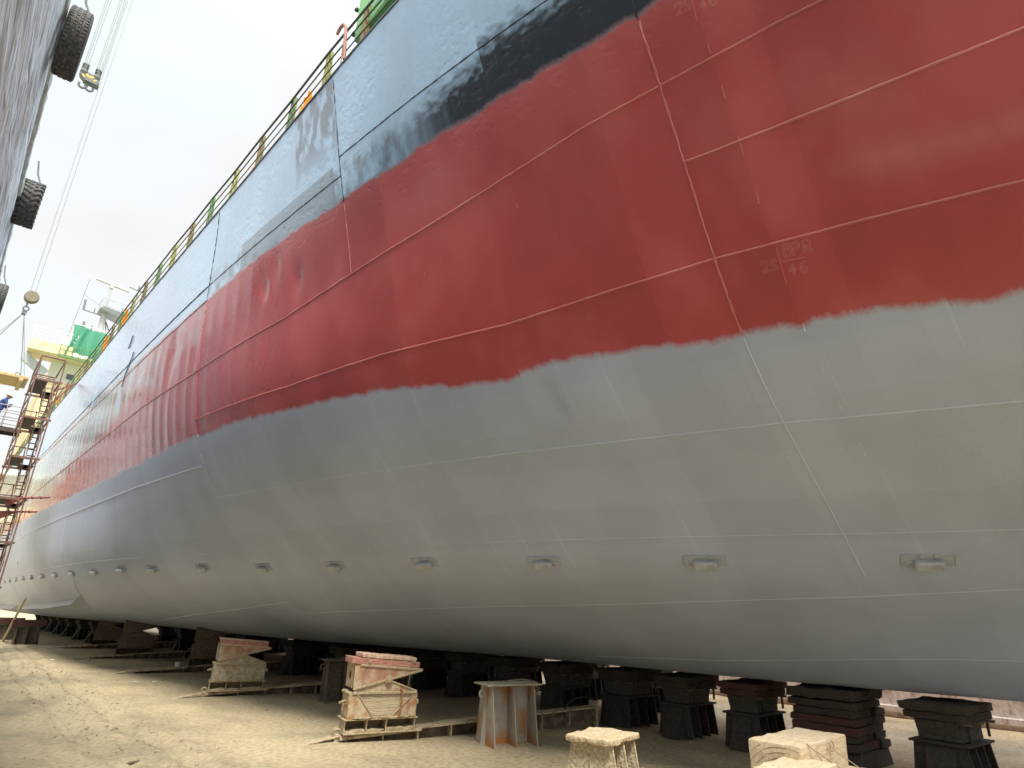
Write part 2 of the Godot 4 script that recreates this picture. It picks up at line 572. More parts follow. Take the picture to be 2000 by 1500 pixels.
					if db < 0.13:
						var e := (db - 0.04) / 0.09
						r = lerpf(0.30, r, e); g = lerpf(0.17, g, e); bl = lerpf(0.18, bl, e)
				if dg < 0.045:
					var e := (dg + 0.045) / 0.09
					r = lerpf(0.41, r, e); g = lerpf(0.46, g, e); bl = lerpf(0.56, bl, e)
					ro = lerpf(0.5, ro, e)
			var o := i * 3
			col[o] = lut[clampi(int(r * 4095.0), 0, 4095)]
			col[o + 1] = lut[clampi(int(g * 4095.0), 0, 4095)]
			col[o + 2] = lut[clampi(int(bl * 4095.0), 0, 4095)]
			coat[i] = ct
			rgh[i] = clampi(int(ro * 255.0), 0, 255)
			bmp[i] = clampi(int(hh * 255.0), 0, 255)
	var m := StandardMaterial3D.new()
	m.albedo_texture = ImageTexture.create_from_image(Image.create_from_data(w, h, false, Image.FORMAT_RGB8, col))
	m.roughness = 1.0
	m.roughness_texture = ImageTexture.create_from_image(Image.create_from_data(w, h, false, Image.FORMAT_L8, rgh))
	m.roughness_texture_channel = BaseMaterial3D.TEXTURE_CHANNEL_RED
	m.clearcoat_enabled = true
	m.clearcoat = 1.0
	m.clearcoat_roughness = 0.16
	m.clearcoat_texture = ImageTexture.create_from_image(Image.create_from_data(w, h, false, Image.FORMAT_L8, coat))
	m.heightmap_enabled = true
	m.heightmap_texture = ImageTexture.create_from_image(Image.create_from_data(w, h, false, Image.FORMAT_L8, bmp))
	m.heightmap_scale = 1.0 if near else 0.7
	m.texture_repeat = false
	return m

func sky_panorama() -> PanoramaSkyMaterial:
	# thin bright overcast: brighter towards the zenith and round the veiled sun, faint blue where the cloud thins
	var w := 512
	var h := 256
	var n := FastNoiseLite.new()
	n.frequency = 1.3
	n.fractal_octaves = 4
	n.seed = 5
	var im := Image.create(w, h, false, Image.FORMAT_RGBF)
	var sun := Vector3(-0.25, 0.85, 0.46).normalized()
	for py in h:
		var el := PI * (0.5 - (py + 0.5) / h)
		for px in w:
			var az := TAU * (px + 0.5) / w
			var d := Vector3(-sin(az) * cos(el), sin(el), -cos(az) * cos(el))
			if d.y < -0.02:
				im.set_pixel(px, py, Color(0.16, 0.15, 0.13))
				continue
			var p := Vector3(d.x, d.y * 2.2, d.z)
			var c := n.get_noise_3dv(p * 1.4) * 0.5 + 0.5
			var thin := smoothstep(0.35, 0.75, c)
			var up := clampf(d.y, 0.0, 1.0)
			var lum := 0.200 + 0.46 * smoothstep(0.70, 1.0, up) + 0.40 * pow(maxf(0.0, d.dot(sun)), 3.0)
			lum *= 0.76 + 0.38 * c
			var blue := Color(0.76, 0.93, 1.10)
			var white := Color(1.0, 1.0, 0.995)
			var k := white.lerp(blue, clampf(0.22 + 0.35 * up + 0.55 * smoothstep(0.7, 0.95, up) - 0.45 * (1.0 - thin), 0.0, 1.0))
			im.set_pixel(px, py, Color(lum * k.r, lum * k.g, lum * k.b))
	var m := PanoramaSkyMaterial.new()
	m.panorama = ImageTexture.create_from_image(im)
	return m

# ---------------------------------------------------------------- ship
var ship: Node3D
const A_R := [[15.0, 10.7], [-9.86, 10.65]]
const A_L := [[-9.86, 10.25], [-16.0, 10.17], [-24.0, 9.92], [-40.0, 9.66], [-85.0, 9.5]]
const B_L := [[-16.3, 9.72], [-19.0, 9.62], [-26.0, 9.42], [-38.7, 9.43], [-60.0, 9.4]]
const W1 := [[15.0, 9.1], [-2.0, 8.96], [-4.6, 8.84], [-7.0, 8.55], [-9.0, 8.33], [-12.1, 7.92], [-16.4, 7.76], [-20.7, 7.76], [-26.6, 7.62], [-39.0, 7.29], [-85.0, 7.0]]
const W1B := [[15.0, 7.88], [-3.5, 7.89]]
const W2 := [[15.0, 6.5], [-0.4, 6.56], [-1.75, 6.62], [-3.5, 6.65], [-4.9, 6.6], [-6.7, 6.5], [-9.2, 6.53], [-12.0, 6.44], [-16.3, 6.52]]
const W3 := [[15.0, 4.6], [-1.0, 4.65], [-3.5, 4.71], [-16.3, 4.69]]
const W3L := [[-16.3, 5.42], [-21.2, 5.45], [-30.5, 5.32], [-41.7, 5.2], [-85.0, 5.1]]
const W4 := [[15.0, 3.36], [-3.5, 3.38], [-9.5, 3.4], [-14.0, 3.45], [-21.5, 3.5], [-31.0, 3.46], [-85.0, 3.4]]
const W5 := [[15.0, 3.0], [-1.8, 2.68], [-3.6, 2.56], [-7.3, 2.39], [-10.7, 2.28], [-16.3, 2.05]]
const W5L := [[-16.3, 2.32], [-18.7, 2.13], [-29.3, 1.44], [-85.0, 1.4]]
const TOP := [[15.0, 12.5]]
const BOT := [[15.0, 1.2]]

func plate(z0: float, z1: float, lo: Array, hi: Array, parent: Node):
	var step := 0.1
	if z0 > 2.0 and z1 > 1.0: step = 0.5
	elif z0 < -41.0: step = 0.17
	elif z0 < -16.0: step = 0.125
	var nz := maxi(2, int(ceilf((z0 - z1) / step)))
	var zm := (z0 + z1) * 0.5
	var nq := maxi(4, int(ceilf((qy(curve(hi, zm)) - qy(curve(lo, zm))) * 110.0)))
	var V := PackedVector3Array()
	var N := PackedVector3Array()
	var U := PackedVector2Array()
	var I := PackedInt32Array()
	var near := z0 > -16.0
	for a in nz + 1:
		var z := lerpf(z0, z1, float(a) / nz)
		var ze := clampf(z, z1 + 0.0005, z0 - 0.0005)
		var ql := qy(curve(lo, ze))
		var qh := qy(curve(hi, ze))
		for b in nq + 1:
			var q := lerpf(ql, qh, float(b) / nq)
			V.append(hp(z, q))
			N.append(hn(z, q))
			U.append(Vector2((1.7 - z) / 18.0, 1.0 - q) if near else Vector2((-16.3 - z) / 68.7, 1.0 - q))
	for a in nz:
		for b in nq:
			var i := a * (nq + 1) + b
			var j := i + nq + 1
			I.append_array(PackedInt32Array([i, i + 1, j + 1, i, j + 1, j]))
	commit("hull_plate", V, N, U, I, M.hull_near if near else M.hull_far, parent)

func commit(called: String, V, N, U, I, m: Material, parent: Node) -> MeshInstance3D:
	var k := 0
	while k < I.size():
		var p: Vector3 = V[I[k]]
		if (V[I[k + 1]] - p).cross(V[I[k + 2]] - p).dot(N[I[k]]) > 0.0:
			var sw: int = I[k + 1]
			I[k + 1] = I[k + 2]
			I[k + 2] = sw
		k += 3
	var arr := []
	arr.resize(Mesh.ARRAY_MAX)
	arr[Mesh.ARRAY_VERTEX] = V
	arr[Mesh.ARRAY_NORMAL] = N
	if U != null: arr[Mesh.ARRAY_TEX_UV] = U
	arr[Mesh.ARRAY_INDEX] = I
	var am := ArrayMesh.new()
	am.add_surface_from_arrays(Mesh.PRIMITIVE_TRIANGLES, arr)
	var o := MeshInstance3D.new()
	o.mesh = am
	o.material_override = m
	o.name = numbered(called) if parent == self else called
	parent.add_child(o, true)
	if parent != self: fix_name(o, called)
	return o

# a weld bead lying on the plating; pts = Vector2(z, y)
func bead(called: String, pts: Array, r: float, parent: Node, jit := 0.25, closed := false, every := 0.0, mat: Material = null) -> MeshInstance3D:
	var P := []
	var n := pts.size()
	for k in (n if closed else n - 1):
		var a: Vector2 = pts[k]
		var b: Vector2 = pts[(k + 1) % n]
		var sp := every if every > 0.0 else (0.07 if a.x > -17.0 else 0.25)
		var c := maxi(1, int(a.distance_to(b) / sp))
		for q in c: P.append(a.lerp(b, float(q) / c))
	if not closed: P.append(pts[n - 1])
	var V := PackedVector3Array()
	var N := PackedVector3Array()
	var U := PackedVector2Array()
	var I := PackedInt32Array()
	var c := P.size()
	var pos := []
	for p in P: pos.append(on_hull(p.x, p.y))
	for k in c:
		var d: Vector3
		if closed: d = pos[(k + 1) % c] - pos[(k + c - 1) % c]
		else: d = pos[mini(k + 1, c - 1)] - pos[maxi(k - 1, 0)]
		d = d.normalized()
		var q := qy(P[k].y)
		var nn := hn(P[k].x, q)
		var s := d.cross(nn).normalized()
		var h := fposmod(sin((k + pts[0].x * 3.1 + pts[0].y) * 12.9898) * 43758.5453, 1.0)
		var h2 := fposmod(sin((k + pts[0].y * 5.3) * 78.233) * 12543.123, 1.0)
		var rr := r * (1.0 + jit * (h - 0.5) * 2.0)
		for w in 5:
			var a := PI * w / 4.0
			var dir := s * cos(a) + nn * sin(a)
			V.append(pos[k] + dir * rr + s * (h2 - 0.5) * jit * r * 0.8 - nn * r * 0.1)
			N.append((dir + d * (h - 0.5) * jit * 1.6).normalized())
			U.append(huv(P[k].x, q))
	for k in (c if closed else c - 1):
		for w in 4:
			var i := k * 5 + w
			var j := ((k + 1) % c) * 5 + w
			I.append_array(PackedInt32Array([i, j, j + 1, i, j + 1, i + 1]))
	if mat == null:
		mat = M.hull_far
		if pts[0].x > -16.5:
			mat = M.bead_grey if pts[0].y < 5.7 else (M.bead_red if pts[0].y < 9.85 else M.bead_top)
	return commit(called, V, N, U, I, mat, parent)

func along(c: Array, z0: float, z1: float) -> Array:
	var out := [Vector2(z0, curve(c, z0 - 0.001))]
	for p in c:
		if p[0] < z0 - 0.01 and p[0] > z1 + 0.01: out.append(Vector2(p[0], p[1]))
	out.append(Vector2(z1, curve(c, z1 + 0.001)))
	return out

func seam(z: float, y0: float, y1: float) -> Array:
	var out := []
	for k in 9: out.append(Vector2(z, lerpf(y0, y1, k / 8.0)))
	return out

const GLYPH := {
	"2": [[0.02, 0.78, 0.1, 0.95, 0.3, 1.0, 0.5, 0.93, 0.58, 0.75, 0.5, 0.55, 0.05, 0.03, 0.6, 0.03]],
	"S": [[0.56, 0.85, 0.42, 0.97, 0.18, 0.97, 0.05, 0.82, 0.1, 0.63, 0.48, 0.42, 0.57, 0.22, 0.42, 0.03, 0.15, 0.03, 0.02, 0.18]],
	"B": [[0.05, 0.0, 0.05, 1.0, 0.4, 1.0, 0.54, 0.85, 0.5, 0.62, 0.36, 0.53, 0.12, 0.53], [0.36, 0.53, 0.56, 0.42, 0.6, 0.2, 0.45, 0.02, 0.1, 0.0]],
	"P": [[0.05, 0.0, 0.05, 1.0, 0.42, 1.0, 0.58, 0.85, 0.56, 0.6, 0.4, 0.47, 0.08, 0.47]],
	"R": [[0.05, 0.0, 0.05, 1.0, 0.42, 1.0, 0.58, 0.85, 0.55, 0.62, 0.38, 0.5, 0.08, 0.5], [0.3, 0.48, 0.6, 0.0]],
	"4": [[0.42, 0.0, 0.42, 1.0, 0.02, 0.3, 0.6, 0.3]],
	"6": [[0.5, 0.95, 0.3, 0.92, 0.1, 0.65, 0.04, 0.3, 0.18, 0.05, 0.42, 0.03, 0.57, 0.2, 0.55, 0.42, 0.36, 0.55, 0.12, 0.42]],
}
func letter(ch: String, z: float, y: float, size: float, parent: Node):
	# the outline of each stroke is run with a thin bead
	for s in GLYPH[ch]:
		var P := []
		for k in range(0, s.size(), 2): P.append(Vector2(s[k], s[k + 1]))
		var L := []
		var Rr := []
		for k in P.size():
			var d: Vector2 = (P[mini(k + 1, P.size() - 1)] - P[maxi(k - 1, 0)]).normalized()
			var nn := Vector2(-d.y, d.x) * 0.085
			var e := Vector2.ZERO
			if k == 0: e = -d * 0.06
			if k == P.size() - 1: e = d * 0.06
			L.append(P[k] + nn + e)
			Rr.append(P[k] - nn + e)
		Rr.reverse()
		var W := []
		for p in L + Rr:
			W.append(Vector2(z + (p.x - 0.3) * size * 0.95 + (p.y - 0.5) * size * 0.12, y + (p.y - 0.5) * size * 0.91))
		bead("weld_letter", W, 0.0055, parent, 0.15, true, 0.02)

func build_ship():
	ship = thing("ship", "huge ship hull standing in the dock, grey below, red and blue-black above", "ship")
	var zr := [15.0, 1.6, -3.5, -9.86, -16.3, -29.0, -42.0, -78.0]
	for k in zr.size() - 1:
		var a := A_R if zr[k] > -9.8 else A_L
		plate(zr[k], zr[k + 1], a, TOP, ship)
		plate(zr[k], zr[k + 1], W1, a, ship)
	for zz in [[15.0, 1.6], [1.6, -3.5]]:
		plate(zz[0], zz[1], W1B, W1, ship)
		plate(zz[0], zz[1], W2, W1B, ship)
	plate(-3.5, -16.3, W2, W1, ship)
	for zz in [[15.0, 1.6], [1.6, -3.5], [-3.5, -16.3]]:
		plate(zz[0], zz[1], W3, W2, ship)
		plate(zz[0], zz[1], W4, W3, ship)
		plate(zz[0], zz[1], W5, W4, ship)
		plate(zz[0], zz[1], BOT, W5, ship)
	for zz in [[-16.3, -30.0], [-30.0, -42.0], [-42.0, -78.0]]:
		plate(zz[0], zz[1], W3L, W1, ship)
		plate(zz[0], zz[1], W4, W3L, ship)
		plate(zz[0], zz[1], W5L, W4, ship)
		plate(zz[0], zz[1], BOT, W5L, ship)
	# the other side, the flat bottom, the deck and the ends
	var port := MB.new()
	var deck := MB.new()
	var bot := MB.new()
	var prev := []
	for k in 47:
		var z := lerpf(14.9, -77.9, k / 46.0)
		var row := []
		for j in 13:
			var q := j / 12.0
			row.append(Vector3(clampf(24.72 - hx(z, q), 12.36, 15.2), yq(q), z))  # unseen side kept narrow to let sky light onto the far floor
		if prev:
			for j in 12:
				port.quad(prev[j], row[j], row[j + 1], prev[j + 1], Vector3(1, -0.2, 0))
			var z0: float = prev[0].z
			deck.quad(Vector3(hx(z0, 1.0) + 0.01, 12.46, z0), Vector3(hx(z, 1.0) + 0.01, 12.46, z), Vector3(row[12].x, 12.46, z), Vector3(prev[12].x, 12.46, z0), Vector3.UP)
			bot.quad(Vector3(hx(z0, 0.0), 1.2, z0), Vector3(hx(z, 0.0), 1.2, z), Vector3(row[0].x, 1.2, z), Vector3(prev[0].x, 1.2, z0), Vector3.DOWN)
		if k == 0 or k == 46:
			for j in 12:
				var q0 := j / 12.0
				var q1 := (j + 1) / 12.0
				port.quad(Vector3(hx(z, q0), yq(q0), z), Vector3(hx(z, q1), yq(q1), z), row[j + 1], row[j], Vector3(0, 0, 1 if k == 0 else -1))
		prev = row
	obj("port_side_shell", port, M.red_plain, ship)
	obj("main_deck", deck, M.deck_green, ship)
	obj("flat_bottom", bot, M.grey_plain, ship)
	# weld seams
	var sm := func(pts: Array, r: float, jit := 0.25): bead("weld_seam", pts, r, ship, jit)
	sm.call(along(A_R, 14.0, -9.86), 0.013)
	sm.call(along(A_L, -9.86, -16.3), 0.013)
	sm.call(along(A_L, -16.35, -70.0), 0.02)
	sm.call(along(B_L, -16.35, -60.0), 0.016)
	sm.call(along(W1, 14.0, -16.3), 0.018, 0.18)
	sm.call(along(W1, -16.35, -70.0), 0.02)
	sm.call(along(W1B, 14.0, -3.5), 0.018, 0.18)
	sm.call(along(W2, 14.0, -16.3), 0.017, 0.18)
	sm.call(along(W3, 14.0, -16.3), 0.014, 0.18)
	sm.call(along(W3L, -16.35, -70.0), 0.019)
	sm.call(along(W4, 14.0, -3.5), 0.006)
	sm.call(along(W4, -3.5, -16.3), 0.007)
	sm.call(along(W4, -16.35, -60.0), 0.012)
	sm.call(along(W5, 14.0, -16.2), 0.007)
	sm.call(along(W5L, -16.4, -29.0), 0.012)
	sm.call([Vector2(-0.6, 1.80), Vector2(-3.1, 1.72), Vector2(-6.4, 1.5), Vector2(-9.0, 1.42)], 0.006)
	sm.call(seam(-3.5, 12.4, 9.75), 0.014, 0.5)
	sm.call(seam(-3.5, 9.74, 5.76), 0.016, 0.6)
	sm.call(seam(-3.5, 5.69, 4.7), 0.014, 0.5)
	sm.call(seam(-3.5, 4.7, 2.85), 0.010, 0.3)
	sm.call(seam(-9.86, 12.4, 9.7), 0.013, 0.3)
	sm.call(seam(-9.86, 9.64, 8.25), 0.012, 0.3)
	sm.call(seam(-16.28, 12.4, 9.7), 0.013, 0.4)
	sm.call(seam(-16.28, 9.64, 6.1), 0.013, 0.4)
	sm.call(seam(-16.28, 5.68, 4.69), 0.011, 0.4)
	sm.call(seam(-16.28, 4.69, 4.2), 0.009, 0.3)
	sm.call(seam(-29.2, 12.4, 7.6), 0.015, 0.3)
	sm.call(seam(-30.2, 5.3, 3.7), 0.016, 0.3)
	sm.call(seam(-42.0, 10.2, 3.7), 0.02, 0.6)
	sm.call([Vector2(-28.9, 3.1), Vector2(-30.2, 2.6), Vector2(-31.5, 2.15), Vector2(-32.4, 1.9)], 0.014)
	# frame marks: short beads on the line of a frame
	for d in [[9.09, 8.97], [8.57, 8.42], [7.94, 7.71], [7.26, 7.12], [5.71, 5.63], [5.25, 5.11], [4.88, 4.76], [4.43, 4.27]]:
		bead("frame_mark", [Vector2(-2.79, d[0]), Vector2(-2.80, d[1])], 0.006, ship, 0.4, false, 0.03)
	bead("frame_mark", [Vector2(-6.04, 8.22), Vector2(-6.04, 8.15)], 0.006, ship, 0.4, false, 0.03)
	bead("frame_mark", [Vector2(-8.06, 7.74), Vector2(-8.07, 7.63)], 0.006, ship, 0.4, false, 0.03)
	# the tank marks "2S | BPR / 46", run in weld bead
	for o in [Vector2(0, 0), Vector2(-0.02, 3.22)]:
		var zc: float = o.x
		var yc: float = o.y
		letter("B", -2.672 + zc, 6.531 + yc, 0.14, ship)
		letter("P", -2.576 + zc, 6.522 + yc, 0.14, ship)
		letter("R", -2.456 + zc, 6.515 + yc, 0.14, ship)
		letter("2", -2.967 + zc, 6.409 + yc, 0.14, ship)
		letter("S", -2.860 + zc, 6.399 + yc, 0.125, ship)
		letter("4", -2.684 + zc, 6.317 + yc, 0.125, ship)
		letter("6", -2.563 + zc, 6.304 + yc, 0.125, ship)
		bead("weld_letter_rule", [Vector2(-2.766 + zc, 6.416 + yc), Vector2(-2.506 + zc, 6.403 + yc)], 0.005, ship, 0.3, false, 0.03)
		bead("weld_letter_rule", [Vector2(-2.774 + zc, 6.581 + yc), Vector2(-2.804 + zc, 6.17 + yc)], 0.006, ship, 0.3, false, 0.03)
	# sacrificial anodes
	var ay := [[-2.7, 3.03], [-5.42, 3.04], [-8.0, 3.06], [-10.65, 3.1], [-13.4, 3.1], [-16.15, 3.11], [-18.9, 3.16], [-21.7, 3.17], [-23.9, 3.19], [-26.3, 3.17], [-29.0, 3.18], [-31.9, 3.18], [-34.9, 3.19], [-37.9, 3.2], [-40.8, 3.2], [-43.7, 3.2], [-46.6, 3.2], [-49.5, 3.2]]
	for a in ay: anode(a[0], a[1])
	bilge_keel(-30.3, -49.0, [[-30.3, 2.44], [-32.2, 2.27], [-39.3, 2.02], [-49.0, 1.84]])
	bilge_keel(-50.2, -66.0, [[-50.2, 1.83], [-66.0, 1.72]])
	railing()
	superstructure()

func frame_at(z: float, y: float) -> Transform3D:
	# axes on the plating: x along the ship to the bow, y up the plating, z out of it
	var q := qy(y)
	var n := hn(z, q)
	var x := (hp(z + 0.05, q) - hp(z - 0.05, q)).normalized()
	x = (x - n * x.dot(n)).normalized()
	return Transform3D(Basis(x, n.cross(x), n), hp(z, q))

func anode(z: float, y: float):
	var g := grp("anode", ship)
	var f := frame_at(z, y)
	g.transform = f
	var p := MB.new()
	p.box(Transform3D(Basis(), Vector3(0.0, 0.0, 0.002)), Vector3(0.64, 0.21, 0.012), 0.004)
	obj("backing_plate", p, M.grey_plain, g)
	p = MB.new()
	for e in [[Vector3(-0.32, 0.105, 0.008), Vector3(0.32, 0.105, 0.008)], [Vector3(0.32, 0.105, 0.008), Vector3(0.32, -0.10, 0.008)], [Vector3(-0.32, 0.105, 0.008), Vector3(-0.32, -0.06, 0.008)]]:
		p.rod(e[0], e[1], 0.011, 6)
	obj("weld_edge", p, M.grey_plain, g)
	p = MB.new()
	p.prism(PackedVector2Array([Vector2(-0.165, -0.10), Vector2(-0.165, 0.035), Vector2(0.165, 0.035), Vector2(0.165, -0.10)]), 0.012, 0.07)
	p.box(Transform3D(Basis(), Vector3(0, -0.032, 0.082)), Vector3(0.36, 0.15, 0.07), 0.022)
	obj("anode_block", p, M.zinc, g)
	p = MB.new()
	p.box(Transform3D(Basis(), Vector3(0.22, -0.012, 0.016)), Vector3(0.12, 0.05, 0.02), 0.006)
	p.box(Transform3D(Basis(), Vector3(-0.22, -0.012, 0.016)), Vector3(0.11, 0.05, 0.02), 0.006)
	obj("strap", p, M.grey_plain, g)
	for s in [-0.085, 0.085]:
		p = MB.new()
		p.box(Transform3D(Basis(), Vector3(s, 0.095, 0.02)), Vector3(0.04, 0.055, 0.032), 0.008)
		obj("lug", p, M.grey_plain, g)

func bilge_keel(z0: float, z1: float, c: Array):
	var mb := MB.new()
	var n := 40
	var ring0 := []
	for k in n + 1:
		var t := float(k) / n
		var z := lerpf(z0, z1, t)
		var y := curve(c, z)
		var wv := 0.24 * smoothstep(0.0, 0.10, t) * smoothstep(1.0, 0.97, t) + 0.02
		var f := frame_at(z, y)
		var out := (f.basis.z + Vector3(0, -0.15, 0)).normalized()
		var a := f.origin + f.basis.y * 0.035 - f.basis.z * 0.02
		var b := f.origin - f.basis.y * 0.035 - f.basis.z * 0.02
		var tip := f.origin + out * wv
		var r := [a, tip + f.basis.y * 0.02, tip - f.basis.y * 0.02, b]
		if ring0:
			for j in 3:
				var o: Vector3 = f.basis.y if j == 0 else (out if j == 1 else -f.basis.y)
				mb.quad(ring0[j], r[j], r[j + 1], ring0[j + 1], o)
		else:
			mb.quad(r[0], r[1], r[2], r[3], Vector3(0, 0, 1))
		ring0 = r
	obj("bilge_keel", mb, M.keel_grey, ship)

func deck_edge(z: float) -> Vector3:
	return Vector3(hx(z, 1.0), 12.5, z)

func railing():
	var g := grp("railing", ship)
	var m := MB.new()
	# sheer strake edge
	for k in 70:
		var a := deck_edge(lerpf(1.0, -77.0, k / 70.0))
		var b := deck_edge(lerpf(1.0, -77.0, (k + 1) / 70.0))
		m.beam(a + Vector3(0.03, 0.0, 0), b + Vector3(0.03, 0.0, 0), 0.09, 0.05)
	obj("gunwale_bar", m, M.rail_dark, g)
	var zs := [-6.6, -8.75]
	var z := -10.3
	while z > -74.0:
		zs.append(z)
		z -= 1.78
	for k in zs.size():
		var p := deck_edge(zs[k]) + Vector3(0.05, 0.02, 0)
		var st := MB.new()
		var lean := noise_a.get_noise_1d(k * 40.0) * 0.06
		var w := 0.13 + 0.03 * noise_a.get_noise_1d(k * 70.0 + 9.0)
		st.prism(PackedVector2Array([Vector2(-0.05, 0), Vector2(0.07, 0), Vector2(0.06, 0.96), Vector2(0.0, 1.0), Vector2(-0.035, 0.93)]), -w * 0.5, w * 0.5, Transform3D(Basis(Vector3(0, 0, 1), lean), p))
		obj("stanchion", st, [M.rail_green, M.rail_green_rusty, M.rail_olive][k % 3], g)
	for hgt in [[0.92, 0.026], [0.60, 0.016], [0.28, 0.013]]:
		var pts := PackedVector3Array()
		var kk := 0
		for zz in zs:
			var sag: float = 0.0 if kk % 2 == 0 else -0.03 * hgt[1] / 0.02
			pts.append(deck_edge(zz) + Vector3(0.0, hgt[0] + sag * (1.0 if hgt[0] < 1.0 else 0.2), 0))
			kk += 1
		var r := MB.new()
		r.tube(pts, hgt[1], 6)
		obj("rail", r, M.rail_dark, g)

func superstructure():
	var s := grp("superstructure", ship)
	var mb := MB.new()
	mb.bx(Vector3(8.0, 15.65, -65.0), Vector3(9.9, 6.5, 10.0), 0.05)
	obj("house_wall", mb, M.cream, s)
	mb = MB.new()
	mb.bx(Vector3(8.0, 19.85, -65.2), Vector3(9.5, 1.9, 9.4), 0.05)
	mb.bx(Vector3(7.8, 21.9, -65.4), Vector3(8.3, 2.2, 9.0), 0.05)
	obj("bridge_house", mb, M.white_steel, s)
	# bridge wing: bulwark, deck, bracket
	mb = MB.new()
	mb.bx(Vector3(4.6, 20.75, -59.8), Vector3(6.2, 0.16, 2.6), 0.02)
	mb.bx(Vector3(2.9, 21.15, -58.55), Vector3(2.9, 0.85, 0.08), 0.01)
	mb.bx(Vector3(1.5, 21.15, -59.8), Vector3(0.08, 0.85, 2.5), 0.01)
	obj("bridge_wing", mb, M.cream, s)
	mb = MB.new()
	mb.bx(Vector3(5.6, 20.62, -58.4), Vector3(4.4, 0.24, 0.14), 0.01)
	obj("deck_edge_green", mb, M.rail_green, s)
	mb = MB.new()
	mb.prism(PackedVector2Array([Vector2(1.45, 20.65), Vector2(1.25, 20.0), Vector2(2.9, 18.9), Vector2(3.15, 19.5)]), -59.9, -59.5)
	obj("wing_bracket", mb, M.grey_plain, s)
	# window in the cream wall, others round the house
	for w in [[4.7, 19.6], [6.9, 17.4], [9.2, 17.4], [6.9, 14.6], [9.2, 14.6]]:
		mb = MB.new()
		mb.bx(Vector3(w[0], w[1], -59.98 if w[1] < 18.9 else -60.47), Vector3(0.62, 0.62, 0.08), 0.02)
		var f := obj("window_frame", mb, M.white_steel, s)
		mb = MB.new()
		mb.bx(Vector3(w[0], w[1], -59.93 if w[1] < 18.9 else -60.42), Vector3(0.46, 0.46, 0.02), 0.0)
		obj("window_pane", mb, M.glass, s)
	# wing railing
	mb = MB.new()
	for k in 7:
		var x := 1.5 + k * 0.48
		mb.rod(Vector3(x, 21.55, -58.55), Vector3(x, 22.6, -58.55), 0.03)
	for y in [21.95, 22.28, 22.6]:
		mb.rod(Vector3(1.5, y, -58.55), Vector3(4.4, y, -58.55), 0.025)
	obj("wing_railing", mb, M.white_steel, s)
	# lower open rail on the green deck edge
	mb = MB.new()
	for k in 6:
		mb.rod(Vector3(3.4 + k * 0.45, 20.7, -58.3), Vector3(3.4 + k * 0.45, 21.5, -58.3), 0.03)
	mb.rod(Vector3(3.4, 21.5, -58.3), Vector3(5.65, 21.5, -58.3), 0.03)
	mb.rod(Vector3(3.4, 21.1, -58.3), Vector3(5.65, 21.1, -58.3), 0.02)
	obj("deck_railing", mb, M.rail_green, s)
	# green netting over the monkey island rail
	var nv := MB.new()
	var nu := 30
	var nn := 14
	var g := []
	for a in nu + 1:
		var row := []
		for b in nn + 1:
			var u := float(a) / nu
			var v := float(b) / nn
			var y := lerpf(23.55 - 0.25 * u, 20.6 + 0.5 * sin(u * 5.0) + 0.5 * absf(u - 0.35), v)
			var x := lerpf(3.85, 7.4, u) + 0.12 * sin(v * 4.0 + u * 9.0)
			var z := -58.6 + 0.18 * sin(u * 34.0 + v * 1.5) * v + 0.12 * sin(u * 13.0)
			row.append(Vector3(x, y, z))
		g.append(row)
	for a in nu:
		for b in nn:
			nv.quad(g[a][b], g[a + 1][b], g[a + 1][b + 1], g[a][b + 1], Vector3(0, 0, 1))
	obj("green_netting", nv, M.net_green, s)
	mb = MB.new()
	for k in 9:
		mb.rod(Vector3(3.9 + k * 0.45, 22.6, -58.8), Vector3(3.9 + k * 0.45, 23.7, -58.8), 0.03)
	for y in [23.1, 23.7]:
		mb.rod(Vector3(3.9, y, -58.8), Vector3(8.0, y, -58.8), 0.028)
	obj("monkey_island_railing", mb, M.white_steel, s)
	mast()

